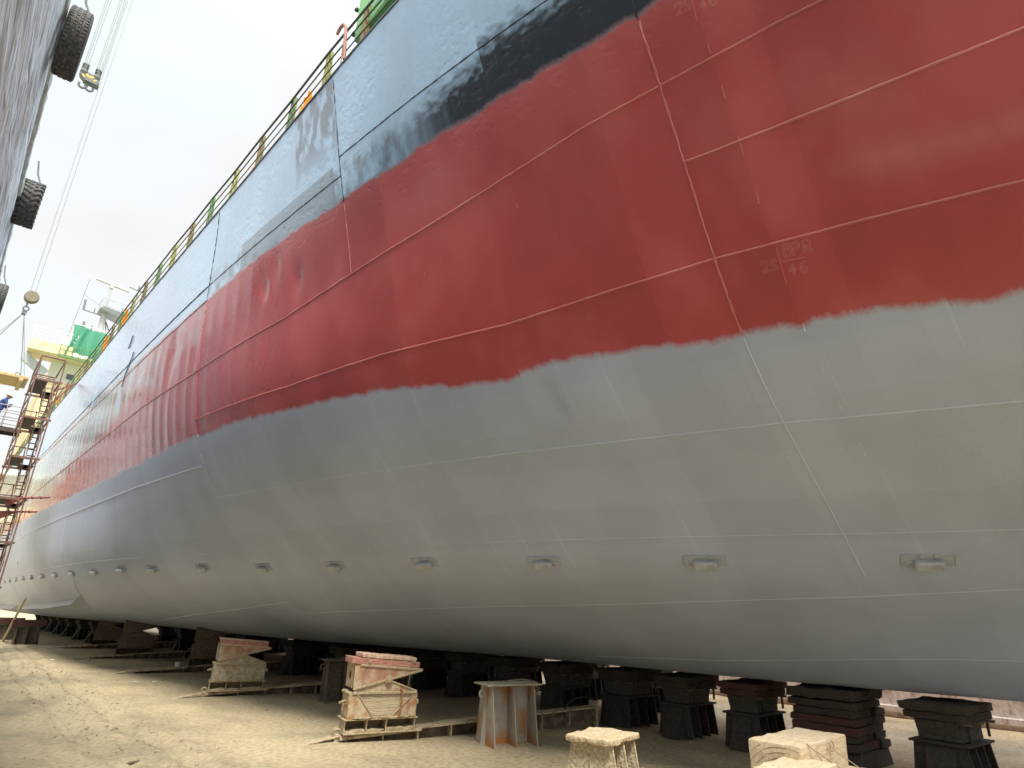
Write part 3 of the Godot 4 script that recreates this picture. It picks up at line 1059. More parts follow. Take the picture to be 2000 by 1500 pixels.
func mast():
	var m := grp("radar_mast", ship)
	var c := Vector3(6.2, 0, -64)
	var mb := MB.new()
	mb.tube(PackedVector3Array([c + Vector3(0.1, 22.5, 0), c + Vector3(-0.05, 27.3, 0)]), 0.24, 10)
	mb.tube(PackedVector3Array([c + Vector3(-0.05, 27.3, 0), c + Vector3(-0.1, 29.9, 0)]), 0.12, 8)
	obj("mast_pole", mb, M.mast_white, m)
	mb = MB.new()
	mb.prism(PackedVector2Array([Vector2(-0.55, 0.0), Vector2(-0.3, 0.28), Vector2(2.4, 0.0), Vector2(2.2, -0.7), Vector2(0.6, -0.25)]), -0.9, 0.9, Transform3D(Basis(), c + Vector3(0, 27.35, 0)))
	obj("radar_platform", mb, M.mast_grey, m)
	mb = MB.new()
	for q in [[-0.5, 0.9], [0.3, 0.9], [1.1, 0.9], [1.9, 0.9], [-0.5, -0.9], [1.1, -0.9]]:
		mb.rod(c + Vector3(q[0], 27.5, q[1]), c + Vector3(q[0], 28.4, q[1]), 0.025)
	for zz in [-0.9, 0.9]:
		mb.rod(c + Vector3(-0.5, 28.4, zz), c + Vector3(1.9, 28.35, zz), 0.025)
	mb.rod(c + Vector3(-0.5, 28.4, -0.9), c + Vector3(-0.5, 28.4, 0.9), 0.025)
	obj("platform_rail", mb, M.mast_white, m)
	mb = MB.new()
	mb.beam(c + Vector3(-1.4, 30.32, 0.2), c + Vector3(1.45, 30.2, -0.2), 0.2, 0.22, 0.06)
	mb.bx(c + Vector3(-0.05, 30.0, 0), Vector3(0.34, 0.36, 0.34), 0.05)
	obj("radar_scanner", mb, M.mast_white, m)
	for q in [[27.1, -1.65, 28.1], [25.4, -1.3, 26.0]]:
		mb = MB.new()
		mb.beam(c + Vector3(0, q[0] - 0.12, 0), c + Vector3(q[1], q[0], 0), 0.1, 0.1, 0.02)
		mb.rod(c + Vector3(q[1], q[0], 0), c + Vector3(q[1] - 0.05, q[2], 0), 0.09, 8)
		mb.rod(c + Vector3(q[1] * 0.5, q[0], 0), c + Vector3(q[1] * 0.5, q[0] + 0.4, 0), 0.05)
		obj("yard_arm", mb, M.mast_grey, m)
	mb = MB.new()
	for q in [[0.05, 26.9, 1.5, 24.2], [0.15, 26.9, 0.9, 23.6]]:
		mb.rod(c + Vector3(q[0], q[1], 0), c + Vector3(q[2], q[3], 0), 0.05)
	obj("mast_stay", mb, M.mast_grey, m)
	mb = MB.new()
	mb.rod(c + Vector3(1.2, 27.6, 0.3), c + Vector3(1.2, 28.2, 0.3), 0.06)
	mb.lathe(PackedVector2Array([Vector2(0.0, 0.0), Vector2(0.22, 0.05), Vector2(0.26, 0.25), Vector2(0.15, 0.45), Vector2(0.0, 0.5)]), 12, Transform3D(Basis(), c + Vector3(1.7, 27.6, 0.2)))
	obj("horn_and_lamp", mb, M.mast_grey, m)
	mb = MB.new()
	mb.rod(c + Vector3(2.1, 22.6, -1.0), c + Vector3(2.25, 31.2, -1.0), 0.06)
	mb.rod(c + Vector3(1.45, 31.05, -1.0), c + Vector3(2.95, 30.85, -1.0), 0.05)
	mb.rod(c + Vector3(2.25, 31.0, -1.0), c + Vector3(2.25, 31.4, -1.0), 0.09)
	obj("aerial_mast", mb, M.mast_grey, m)
	mb = MB.new()
	mb.rod(c + Vector3(-2.3, 22.6, 1.5), c + Vector3(-1.95, 29.5, 1.5), 0.022)
	mb.rod(c + Vector3(-2.2, 28.0, 1.5), c + Vector3(-0.3, 27.6, 0.4), 0.012)
	obj("whip_aerial", mb, M.mast_grey, m)

# ---------------------------------------------------------------- the dock
func ground_h(x: float, z: float) -> float:
	var h := noise_b.get_noise_2d(x * 38.0, z * 38.0) * 0.035 + noise_a.get_noise_2d(x * 170.0, z * 170.0) * 0.007 + noise_a.get_noise_2d(x * 520.0, z * 420.0) * 0.004
	# wheel tracks along the dock
	var fade := smoothstep(-50.0, -40.0, z) * smoothstep(-4.0, -9.0, z)
	for t in [[3.05, 0.13], [3.95, 0.16], [1.4, 0.14]]:
		var c: float = t[0] + 0.35 * sin(z * 0.11) + noise_a.get_noise_1d(z * 30.0) * 0.15
		var d: float = (x - c) / t[1]
		h -= fade * 0.045 * exp(-d * d)
		h += fade * 0.04 * exp(-(absf(d) - 1.8) * (absf(d) - 1.8) * 1.6) * (1.0 + noise_a.get_noise_2d(x * 900.0, z * 500.0))
	# drifted dust at the foot of the slide rails
	for k in 5:
		var zr := -11.15 - 7.02 * k + (x - 6.0) * 0.28
		if x > 5.0 and x < 11.6:
			var d := (z - zr - 0.22) / 0.5
			h += 0.012 * exp(-d * d) * smoothstep(5.0, 5.9, x) * (1.0 - smoothstep(10.5, 11.6, x)) * (1.0 + 1.2 * noise_a.get_noise_2d(x * 120.0, z * 120.0))
	return h - 0.02

func axis(fine0: float, fine1: float, step: float, outer: Array) -> PackedFloat32Array:
	var a := PackedFloat32Array()
	for o in outer:
		if o < fine0: a.append(o)
	var n := int((fine1 - fine0) / step)
	for k in n + 1: a.append(lerpf(fine0, fine1, float(k) / n))
	for o in outer:
		if o > fine1: a.append(o)
	return a

func build_ground():
	var X := axis(-0.8, 20.0, 0.16, [-1500.0, -400.0, -120.0, -40.0, -12.0, -5.0, 24.0, 30.0, 45.0, 120.0, 400.0, 1500.0])
	var Zl := axis(-52.0, 0.5, 0.17, [-1500.0, -500.0, -220.0, -140.0, -110.0, -95.0, -85.0, -76.0, -70.0, -65.0, -61.0, -58.0, -56.0, -54.0, -53.0, 1.5, 3.0, 6.0, 12.0, 30.0, 80.0, 300.0, 1500.0])
	var V := PackedVector3Array()
	var N := PackedVector3Array()
	var C := PackedColorArray()
	var I := PackedInt32Array()
	var nz := Zl.size()
	for x in X:
		for z in Zl:
			var inside := x >= -0.8 and x <= 20.0 and z > -76.0 and z < 12.0
			var h := ground_h(x, z) if inside else -0.03
			var e := 0.06
			var nn := Vector3.UP
			if inside: nn = Vector3(ground_h(x - e, z) - ground_h(x + e, z), 2.0 * e, ground_h(x, z - e) - ground_h(x, z + e)).normalized()
			V.append(Vector3(x, h, z)); N.append(nn)
			# damp and trodden patches, pinkish paint dust, pale dry dust
			var a := noise_b.get_noise_2d(x * 30.0, z * 22.0 + 900.0)
			var b := noise_a.get_noise_2d(x * 70.0 + 300.0, z * 45.0)
			var k := 0.92 + a * 0.30 + b * 0.24 + 0.12 * noise_a.get_noise_2d(x * 260.0, z * 120.0)
			var pink := clampf(b * 1.6 + a * 0.6 - 0.15, 0.0, 0.6)
			C.append(Color(k, k * (1.0 - 0.10 * pink), k * (1.0 - 0.06 * pink)))
	for i in X.size() - 1:
		for j in nz - 1:
			var p := i * nz + j
			var q := p + nz
			I.append_array(PackedInt32Array([p, q, q + 1, p, q + 1, p + 1]))
	var arr := []
	arr.resize(Mesh.ARRAY_MAX)
	arr[Mesh.ARRAY_VERTEX] = V
	arr[Mesh.ARRAY_NORMAL] = N
	arr[Mesh.ARRAY_COLOR] = C
	arr[Mesh.ARRAY_INDEX] = I
	var am := ArrayMesh.new()
	am.add_surface_from_arrays(Mesh.PRIMITIVE_TRIANGLES, arr)
	var o := MeshInstance3D.new()
	o.name = "ground"
	o.mesh = am
	o.material_override = M.ground
	o.set_meta("kind", "structure")
	add_child(o)
	# crumbs of dried paint, scale and grit lying about
	var mb := MB.new()
	var rg := RandomNumberGenerator.new()
	rg.seed = 11
	for k in 2200:
		var x := rg.randf_range(0.5, 12.0)
		var z := -rg.randf_range(4.0, 34.0)
		if rg.randf() < 0.5:
			z = -rg.randf_range(9.0, 32.0); x = [3.05, 3.95, 3.75][k % 3] + 0.35 * sin(z * 0.11) + rg.randfn(0.0, 0.22)
		var s := rg.randf_range(0.010, 0.026) * (2.2 if rg.randf() < 0.06 else 1.0)
		var bb := Basis.from_euler(Vector3(rg.randf() * 6.0, rg.randf() * 6.0, rg.randf() * 6.0))
		mb.box(Transform3D(bb, Vector3(x, ground_h(x, z) + s * 0.2, z)), Vector3(s * 1.5, s * 0.8, s), s * 0.2)
	var gr := obj("grit", mb, M.grit)
	gr.set_meta("kind", "stuff")
	tag(gr, "loose grit and crumbs of scale scattered over the sandy dock floor", "grit")

func build_walls():
	# left dock wall, scraped and streaked, with a worn lip
	var t := thing("dock_wall", "streaked grey concrete dock wall towering at the left edge", "wall")
	var V := PackedVector3Array()
	var N := PackedVector3Array()
	var I := PackedInt32Array()
	var prof := func(z: float, y: float) -> Vector3:
		var d := noise_a.get_noise_2d(y * 160.0, z * 14.0) * 0.05 + noise_a.get_noise_2d(y * 520.0, z * 40.0) * 0.02 + noise_b.get_noise_2d(y * 20.0, z * 8.0) * 0.05
		d += clampf(noise_a.get_noise_2d(y * 300.0 + 77.0, z * 25.0) - 0.25, 0.0, 0.4) * -0.14
		return Vector3(-0.72 + d, y, z)
	var ny := 150
	var nzc := 230
	for a in ny + 1:
		var y := lerpf(-0.2, 12.2, a / float(ny))
		for b in nzc + 1:
			var z := lerpf(14.0, -31.0, b / float(nzc))
			var p: Vector3 = prof.call(z, y)
			var dy: Vector3 = prof.call(z, y + 0.03) - prof.call(z, y - 0.03)
			var dz: Vector3 = prof.call(z - 0.1, y) - prof.call(z + 0.1, y)
			var n := dy.cross(dz).normalized()
			V.append(p)
			N.append(n if n.x > 0.0 else -n)
	for a in ny:
		for b in nzc:
			var i := a * (nzc + 1) + b
			var j := i + nzc + 1
			I.append_array(PackedInt32Array([i, j, j + 1, i, j + 1, i + 1]))
	commit("wall_face", V, N, null, I, M.wall, t)
	var mb := MB.new()
	mb.box(Transform3D(Basis(), Vector3(-2.62, 6.0, -8.5)), Vector3(3.6, 12.3, 45.0), 0.0)
	obj("wall_core", mb, M.wall, t)
	mb = MB.new()
	for k in 23:
		var z := 13.0 - 2.0 * k
		mb.rough(Transform3D(Basis(), Vector3(-1.06 + 0.03 * noise_a.get_noise_1d(k * 50.0), 12.2, z)), Vector3(0.8, 0.26, 2.02), 0.16, 0.02, 0.05, noise_r)
	obj("coping", mb, M.wall_lip, t)
	# right-hand dock wall, seen between the keel blocks, with red paint splashed down it
	t = thing("dock_wall", "pale steel dock wall with red overspray seen under the ship", "wall")
	var cols := []
	for k in 8:
		var z := 8.0 - 9.0 * k
		mb = MB.new()
		mb.bx(Vector3(20.1, 1.8, z - 4.5), Vector3(2.2, 3.8, 8.96), 0.02)
		mb.bx(Vector3(18.98, 0.18, z - 4.5), Vector3(0.10, 0.16, 8.9), 0.02)
		obj("wall_panel", mb, M.far_wall, t)
		mb = MB.new()
		mb.bx(Vector3(18.96, 1.8, z - 0.02), Vector3(0.14, 3.7, 0.12), 0.02)
		obj("wall_stiffener", mb, M.far_wall, t)
	# splashes
	var rg := RandomNumberGenerator.new()
	rg.seed = 4
	for sp in [[-4.6, 1.75, 0.9], [-9.5, 2.2, 0.35], [-11.9, 2.0, 0.5], [-17.2, 2.3, 0.4], [-22.5, 2.1, 0.4], [-2.7, 1.9, 0.35]]:
		mb = MB.new()
		for k in 26:
			var z: float = sp[0] + rg.randfn(0.0, sp[2] * 0.5)
			var top: float = sp[1] + rg.randf_range(-0.2, 0.6)
			var len := rg.randf_range(0.3, 1.1)
			var w := rg.randf_range(0.03, 0.16)
			mb.prism(PackedVector2Array([Vector2(-w, 0), Vector2(-w * 0.7, -len * 0.7), Vector2(0, -len), Vector2(w * 0.7, -len * 0.6), Vector2(w, 0), Vector2(0, 0.15)]), 0.0, 0.004 + 0.0007 * k, Transform3D(Basis(Vector3(0, 0, 1), Vector3.UP, Vector3(-1, 0, 0)), Vector3(18.998, top, z)))
		obj("red_paint_run", mb, M.red_dust, t)
	# buildings beyond the stern
	t = thing("dockside_building", "pale cream dockside building beyond the ship at far left", "building")
	mb = MB.new()
	mb.bx(Vector3(-2.0, 7.4, -94.0), Vector3(15.0, 15.6, 8.0), 0.05)
	obj("wall", mb, M.cream, t)
	mb = MB.new()
	mb.bx(Vector3(-2.0, 15.5, -93.4), Vector3(16.0, 0.5, 9.6), 0.05)
	obj("eaves", mb, M.white_steel, t)
	for k in 5:
		for w in 4:
			mb = MB.new()
			mb.bx(Vector3(-7.0 + k * 2.6, 3.2 + w * 3.1, -89.97), Vector3(1.2, 1.4, 0.1), 0.02)
			var f := obj("window", mb, M.glass, t)

# ---------------------------------------------------------------- blocks and rails
var rail_src: Node3D
func slide_rail() -> Node3D:
	var t := thing("slide_rail", "x", "rail", Vector3.ZERO, 0, "slide rails of the bilge blocks")
	var L := 5.5
	var top := func(x: float) -> float: return 0.10 + 0.05 * x
	var mb := MB.new()
	mb.prism(PackedVector2Array([Vector2(0, 0.075), Vector2(0, 0.10), Vector2(L, 0.375), Vector2(L, 0.35)]), -0.17, 0.17)
	mb.prism(PackedVector2Array([Vector2(0, 0.035), Vector2(0, 0.08), Vector2(1.5, 0.155), Vector2(1.5, 0.12)]), 0.172, 0.186)
	obj("top_flange", mb, M.dusty_steel, t)
	mb = MB.new()
	mb.prism(PackedVector2Array([Vector2(0, -0.25), Vector2(0, 0.075), Vector2(L, 0.35), Vector2(L, -0.4)]), -0.05, -0.03)
	obj("web", mb, M.shaded_rail_web, t)
	for k in 9:
		var x := 0.12 + k * 0.66
		if x > L: continue
		var y: float = top.call(x) - 0.026
		var xf := Transform3D(Basis(Vector3(0, 0, 1), Vector3.UP, Vector3(-1, 0, 0)), Vector3(x, 0, 0))
		for s in [1.0, -1.0]:
			mb = MB.new()
			mb.prism(PackedVector2Array([Vector2(0.012 * s, y), Vector2(0.16 * s, y), Vector2(0.165 * s, y - 0.09), Vector2(0.13 * s, -0.4), Vector2(0.012 * s, -0.4)]), -0.01, 0.01, xf)
			obj("stiffener", mb, M.dusty_steel, t)
	mb = MB.new()
	mb.box(Transform3D(Basis(Vector3(0, 0, 1), 0.17), Vector3(-0.42, 0.015, 0.02)), Vector3(0.86, 0.03, 0.20), 0.01)
	obj("end_ramp", mb, M.dusty_steel, t)
	mb = MB.new()
	for s in [-0.05, 0.06]:
		mb.ring(Vector3(-0.03, 0.13, s), Vector3.RIGHT, Vector3.UP, 0.07, 0.017, 14, 6)
	mb.bx(Vector3(-0.03, 0.06, 0.0), Vector3(0.10, 0.14, 0.2), 0.02)
	obj("end_lug", mb, M.dusty_steel, t)
	mb = MB.new()
	mb.bx(Vector3(L - 0.06, 0.0, 0.0), Vector3(0.05, 0.95, 0.3), 0.01)
	obj("end_post", mb, M.dusty_steel, t)
	mb = MB.new()
	var pts := PackedVector3Array()
	for k in 19:
		var a := PI * k / 18.0
		pts.append(Vector3(L - 0.3 - 0.9 * cos(a) * (0.6 if k < 9 else 0.5), 0.24 + 0.3 * sin(a), -0.05 + 0.1 * cos(a)))
	mb.tube(pts, 0.016, 6)
	obj("bent_hose", mb, M.dark_rubber, t)
	mb = MB.new()
	mb.rough(Transform3D(Basis(Vector3(0, 0, 1), 0.05), Vector3(2.6, 0.225, 0.0)), Vector3(1.5, 0.06, 0.26), 0.1, 0.018, 0.02, noise_r)
	obj("dust_ridge", mb, M.sand, t)
	return t

func bar(mb: MB, pts: Array, z: float, w := 0.035):
	for k in pts.size() - 1:
		mb.beam(Vector3(pts[k].x, pts[k].y, z), Vector3(pts[k + 1].x, pts[k + 1].y, z), 0.03, w, 0.008, Vector3(0, 0, 1).cross(Vector3(pts[k + 1].x - pts[k].x, pts[k + 1].y - pts[k].y, 0).normalized()))

func bilge_block(kind: int, label: String) -> Node3D:
	var t := thing("bilge_block", label, "dock block", Vector3.ZERO, 0, "sliding bilge blocks")
	var steel: Material = [M.rust_dust, M.dusty_block, M.shaded_block][kind]
	var edge: Material = [M.sand, M.sand, M.shaded_block][kind]
	t.scale = Vector3(0.78, 0.91, 1.0) if kind < 2 else Vector3(0.8, 1.0, 1.0)
	var D := 0.26
	# base frame
	var mb := MB.new()
	mb.bx(Vector3(0.86, 0.015, 0), Vector3(1.72, 0.03, 0.56), 0.008)
	mb.bx(Vector3(0.86, 0.255, 0), Vector3(1.74, 0.028, 0.56), 0.008)
	mb.bx(Vector3(0.86, 0.135, -0.1), Vector3(1.70, 0.21, 0.02))
	obj("base_frame", mb, edge, t)
	for x in [0.02, 0.52, 0.98, 1.66]:
		mb = MB.new()
		mb.prism(PackedVector2Array([Vector2(-0.09, 0.03), Vector2(0.27, 0.03), Vector2(0.24, 0.12), Vector2(0.27, 0.241), Vector2(-0.09, 0.241)]), -0.011, 0.011, Transform3D(Basis(Vector3(0, 0, 1), Vector3.UP, Vector3(-1, 0, 0)), Vector3(x, 0, 0)))
		obj("base_stiffener", mb, edge, t)
	# lower box
	mb = MB.new()
	mb.bx(Vector3(0.86, 0.49, 0), Vector3(1.62, 0.43, 2 * D - 0.05), 0.015)
	obj("lower_box", mb, steel, t)
	for s in [0, 1]:
		mb = MB.new()
		var P := PackedVector2Array([Vector2(0.05, 0.275), Vector2(0.64, 0.275), Vector2(0.60, 0.34), Vector2(0.26, 0.70), Vector2(0.05, 0.715)])
		if s == 1:
			P = PackedVector2Array([Vector2(1.67, 0.275), Vector2(1.09, 0.275), Vector2(1.13, 0.34), Vector2(1.58, 0.69), Vector2(1.68, 0.695)])
		mb.prism(P, D - 0.03, D)
		obj("gusset_plate", mb, steel, t)
	mb = MB.new()
	bar(mb, [Vector2(0.24, 0.715), Vector2(0.63, 0.30)], D + 0.005, 0.028)
	bar(mb, [Vector2(1.60, 0.70), Vector2(1.10, 0.30)], D + 0.005, 0.024)
	bar(mb, [Vector2(0.63, 0.295), Vector2(1.10, 0.295)], D + 0.002, 0.03)
	bar(mb, [Vector2(0.12, 0.725), Vector2(1.66, 0.712)], D + 0.012, 0.05)
	obj("edge_bar", mb, edge, t)
	if kind == 0:
		for k in 3:
			mb = MB.new()
			mb.rough(Transform3D(Basis(), Vector3(0.87, 0.375 + k * 0.125, D - 0.046)), Vector3(1.25, 0.122, 0.062), 0.07, 0.006, 0.012, noise_r)
			obj("timber_facing", mb, M.wood_dusty, t)
		mb = MB.new()
		mb.tube(PackedVector3Array([Vector3(1.255, 0.76, D - 0.02), Vector3(1.26, 0.775, D + 0.035), Vector3(1.285, 0.74, D + 0.05), Vector3(1.28, 0.50, D + 0.035), Vector3(1.255, 0.28, D + 0.03)]), 0.022, 6)
		obj("strap", mb, M.rust_orange, t)
	if kind < 2:
		# dust lying on every ledge
		for e in [[Vector3(0.27, 0.05, 0.1), Vector3(0.46, 0.07, 0.3)], [Vector3(0.75, 0.045, 0.1), Vector3(0.42, 0.06, 0.3)], [Vector3(1.32, 0.055, 0.1), Vector3(0.62, 0.08, 0.3)], [Vector3(0.10, 0.725, 0.0), Vector3(0.16, 0.05, 0.44)], [Vector3(0.9, 0.282, 0.27), Vector3(1.5, 0.03, 0.06)], [Vector3(1.63, 0.72, 0.05), Vector3(0.14, 0.04, 0.36)]]:
			mb = MB.new()
			mb.rough(Transform3D(Basis(), e[0]), e[1], 0.06, 0.02, 0.025, noise_r, 0.015)
			obj("dust_drift", mb, M.sand, t)
	# lower half of the joint
	mb = MB.new()
	mb.prism(PackedVector2Array([Vector2(0.14, 0.735), Vector2(1.66, 0.725), Vector2(0.98, 0.945), Vector2(0.90, 0.945)]), -D + 0.03, D - 0.01)
	obj("lower_wedge", mb, steel, t)
	mb = MB.new()
	bar(mb, [Vector2(0.98, 0.935), Vector2(1.66, 0.73)], D - 0.005, 0.035)
	bar(mb, [Vector2(0.14, 0.745), Vector2(0.92, 0.935)], D - 0.005, 0.03)
	obj("lower_wedge_edge", mb, edge, t)
	# upper wedge with the hollow end
	mb = MB.new()
	mb.prism(PackedVector2Array([Vector2(0.22, 0.815), Vector2(1.73, 1.105), Vector2(1.73, 1.135), Vector2(0.22, 1.235)]), -D + 0.02, D)
	obj("upper_wedge", mb, [M.rust_red, M.rust_red, M.shaded_block][kind], t)
	mb = MB.new()
	bar(mb, [Vector2(0.12, 0.79), Vector2(1.75, 1.118)], D + 0.014, 0.045)
	bar(mb, [Vector2(0.24, 1.232), Vector2(1.77, 1.125)], D + 0.012, 0.045)
	obj("upper_wedge_edge", mb, edge, t)
	mb = MB.new()
	var hole := Vector2(0.0, 1.02)
	var n := 24
	var rx := 0.075 if kind == 0 else 0.035
	var ry := 0.105 if kind == 0 else 0.06
	for k in n:
		var quad := []
		for w in [k, k + 1]:
			var a: float = TAU * w / n
			var e := Vector2(cos(a), sin(a))
			var m := maxf(absf(e.x), absf(e.y))
			quad.append(Vector2(e.x / m * D * 0.98, hole.y + e.y / m * 0.21))
			quad.append(Vector2(e.x * rx, hole.y + e.y * ry))
		for x in [0.10, 0.125]:
			mb.quad(Vector3(x, quad[0].y, quad[0].x), Vector3(x, quad[2].y, quad[2].x), Vector3(x, quad[3].y, quad[3].x), Vector3(x, quad[1].y, quad[1].x), Vector3(x - 0.11, 0, 0))
		mb.quad(Vector3(0.10, quad[1].y, quad[1].x), Vector3(0.125, quad[1].y, quad[1].x), Vector3(0.125, quad[3].y, quad[3].x), Vector3(0.10, quad[3].y, quad[3].x), Vector3(0, hole.y - quad[1].y, -quad[1].x))
	mb.bx(Vector3(0.17, 1.02, D - 0.012), Vector3(0.1, 0.41, 0.022))
	mb.bx(Vector3(0.17, 1.02, -D + 0.012), Vector3(0.1, 0.41, 0.022))
	mb.bx(Vector3(0.17, 1.236, 0), Vector3(0.15, 0.02, 0.5))
	obj("hollow_end_plate", mb, steel, t)
	mb = MB.new()
	mb.lathe(PackedVector2Array([Vector2(0.0, 0.09), Vector2(0.045, 0.088), Vector2(0.052, 0.08), Vector2(0.052, 0.05), Vector2(0.085, 0.048), Vector2(0.085, 0.0)]), 16, Transform3D(Basis(Vector3.RIGHT, PI * 0.5), Vector3(0.94, 0.955, D - 0.005)))
	obj("pivot_pin", mb, edge, t)
	mb = MB.new()
	mb.lathe(PackedVector2Array([Vector2(0.0, 0.11), Vector2(0.05, 0.105), Vector2(0.055, 0.09), Vector2(0.055, 0.0)]), 12, Transform3D(Basis(Vector3(0, 0, 1), -PI * 0.5), Vector3(1.66, 0.52, 0.12)))
	obj("side_pin", mb, edge, t)
	mb = MB.new()
	mb.ring(Vector3(-0.04, 0.56, 0.1), Vector3(0, 0.3, 1).normalized(), Vector3(1, 0.2, 0).normalized(), 0.07, 0.018, 14, 6)
	mb.bx(Vector3(0.03, 0.55, 0.1), Vector3(0.05, 0.09, 0.06), 0.01)
	obj("towing_ring", mb, edge, t)
	# timber caps
	var tilt := Basis(Vector3(0, 0, 1), -0.065)
	if kind == 0:
		mb = MB.new()
		mb.rough(Transform3D(tilt, Vector3(0.86, 1.265, 0)), Vector3(1.66, 0.115, 0.56), 0.07, 0.008, 0.02, noise_r)
		obj("cap_timber", mb, M.wood_red, t)
		mb = MB.new()
		mb.rough(Transform3D(tilt, Vector3(0.93, 1.362, 0.02)), Vector3(1.34, 0.085, 0.54), 0.06, 0.007, 0.03, noise_r, 0.006)
		obj("cap_timber", mb, M.wood_red_dusty, t)
		for x in [0.36, 1.46]:
			mb = MB.new()
			mb.tube(PackedVector3Array([Vector3(x + 0.02, 1.40, D), Vector3(x, 1.3, D + 0.035), Vector3(x - 0.02, 1.0, D + 0.03), Vector3(x - 0.05, 0.80, D + 0.028)]), 0.006, 5)
			obj("tie_wire", mb, M.wire, t)
			mb = MB.new()
			mb.rough(Transform3D(Basis(), Vector3(x + 0.08, 1.285, D + 0.03)), Vector3(0.07, 0.07, 0.05), 0.03, 0.02, 0.02, noise_r)
			obj("staple_knot", mb, M.sand, t)
	else:
		mb = MB.new()
		mb.rough(Transform3D(tilt, Vector3(0.90, 1.255, 0)), Vector3(1.52, 0.11, 0.54), 0.07, 0.006, 0.02, noise_r)
		obj("cap_timber", mb, M.wood_red if kind == 1 else M.shaded_block, t)
		mb = MB.new()
		mb.box(Transform3D(tilt, Vector3(0.88, 1.33, 0.0)), Vector3(1.56, 0.03, 0.58), 0.008)
		mb.box(Transform3D(tilt, Vector3(0.93, 1.19, 0.0)), Vector3(1.56, 0.028, 0.58), 0.008)
		obj("cap_plate", mb, M.wood_red_dusty if kind == 1 else M.shaded_block, t)
		for x in [0.5, 1.15]:
			mb = MB.new()
			mb.box(Transform3D(tilt, Vector3(x, 1.27, D + 0.02)), Vector3(0.13, 0.08, 0.02), 0.006)
			obj("clip_plate", mb, M.wood_red if kind == 1 else M.shaded_block, t)
	return t

func stand(label: String, mat: Material, top: Material, w: float, hgt: float, dusty: bool, group: String) -> Node3D:
	var t := thing("ribbed_stand", label, "steel stand", Vector3.ZERO, 0, group)
	var mb := MB.new()
	if dusty:
		mb.rough(Transform3D(Basis(), Vector3(0, hgt - 0.01, 0)), Vector3(w + 0.05, 0.06, 0.54), 0.035, 0.010, 0.022, noise_r, 0.008)
	else:
		mb.bx(Vector3(0, hgt - 0.013, 0), Vector3(w + 0.06, 0.026, 0.62), 0.006)
	obj("top_plate", mb, top, t)
	var ht := hgt - 0.028
	mb = MB.new()
	mb.prism(PackedVector2Array([Vector2(-w * 0.5, 0), Vector2(w * 0.5, 0), Vector2(w * 0.42, ht), Vector2(-w * 0.42, ht)]), -0.012, 0.012)
	obj("web_plate", mb, mat, t)
	var xs := [-0.40, 0.0, 0.40]
	for k in 3:
		for s in [-1.0, 1.0]:
			mb = MB.new()
			var x0: float = xs[k] * w
			mb.prism(PackedVector2Array([Vector2(0.012 * s, 0), Vector2(0.40 * s, 0), Vector2(0.24 * s, ht), Vector2(0.012 * s, ht)]), -0.01, 0.01, Transform3D(Basis(Vector3(0, 0, 1), Vector3.UP, Vector3(-1, 0, 0)) * Basis(), Vector3(x0, 0, 0)))
			obj("rib", mb, mat, t)
	for s in ([] if dusty else [-1.0, 1.0]):
		mb = MB.new()
		mb.ring(Vector3(s * (w * 0.44 + 0.05), hgt - 0.17, 0.0), Vector3.RIGHT, Vector3.UP, 0.055, 0.022, 16, 6)
		obj("lifting_eye", mb, mat, t)
	if dusty:
		mb = MB.new()
		mb.tube(PackedVector3Array([Vector3(-w * 0.62, hgt - 0.30, 0.42), Vector3(-w * 0.5, hgt - 0.38, 0.36), Vector3(-0.1, hgt - 0.42, 0.36), Vector3(w * 0.3, hgt - 0.34, 0.38), Vector3(w * 0.5, hgt - 0.30, 0.30)]), 0.007, 5)
		mb.tube(PackedVector3Array([Vector3(-0.2, hgt - 0.6, 0.4), Vector3(0.1, hgt - 0.36, 0.37), Vector3(w * 0.4, hgt - 0.4, 0.36)]), 0.006, 5)
		obj("tie_wire", mb, M.wire, t)
	else:
		mb = MB.new()
		var pts := PackedVector3Array()
		for k in 24:
			var a := k * 0.75
			pts.append(Vector3(0.40 + 0.05 * cos(a) + 0.004 * k, hgt + 0.03 - 0.006 * k, 0.28 + 0.05 * sin(a)))
		mb.tube(pts, 0.006, 5)
		pts = PackedVector3Array()
		for k in 14:
			pts.append(Vector3(-0.05 + 0.045 * k, hgt + 0.012 + 0.05 * sin(k * 0.25), -0.05 + 0.02 * k))
		mb.tube(pts, 0.008, 5)
		obj("tie_wire", mb, M.wire, t)
	return t

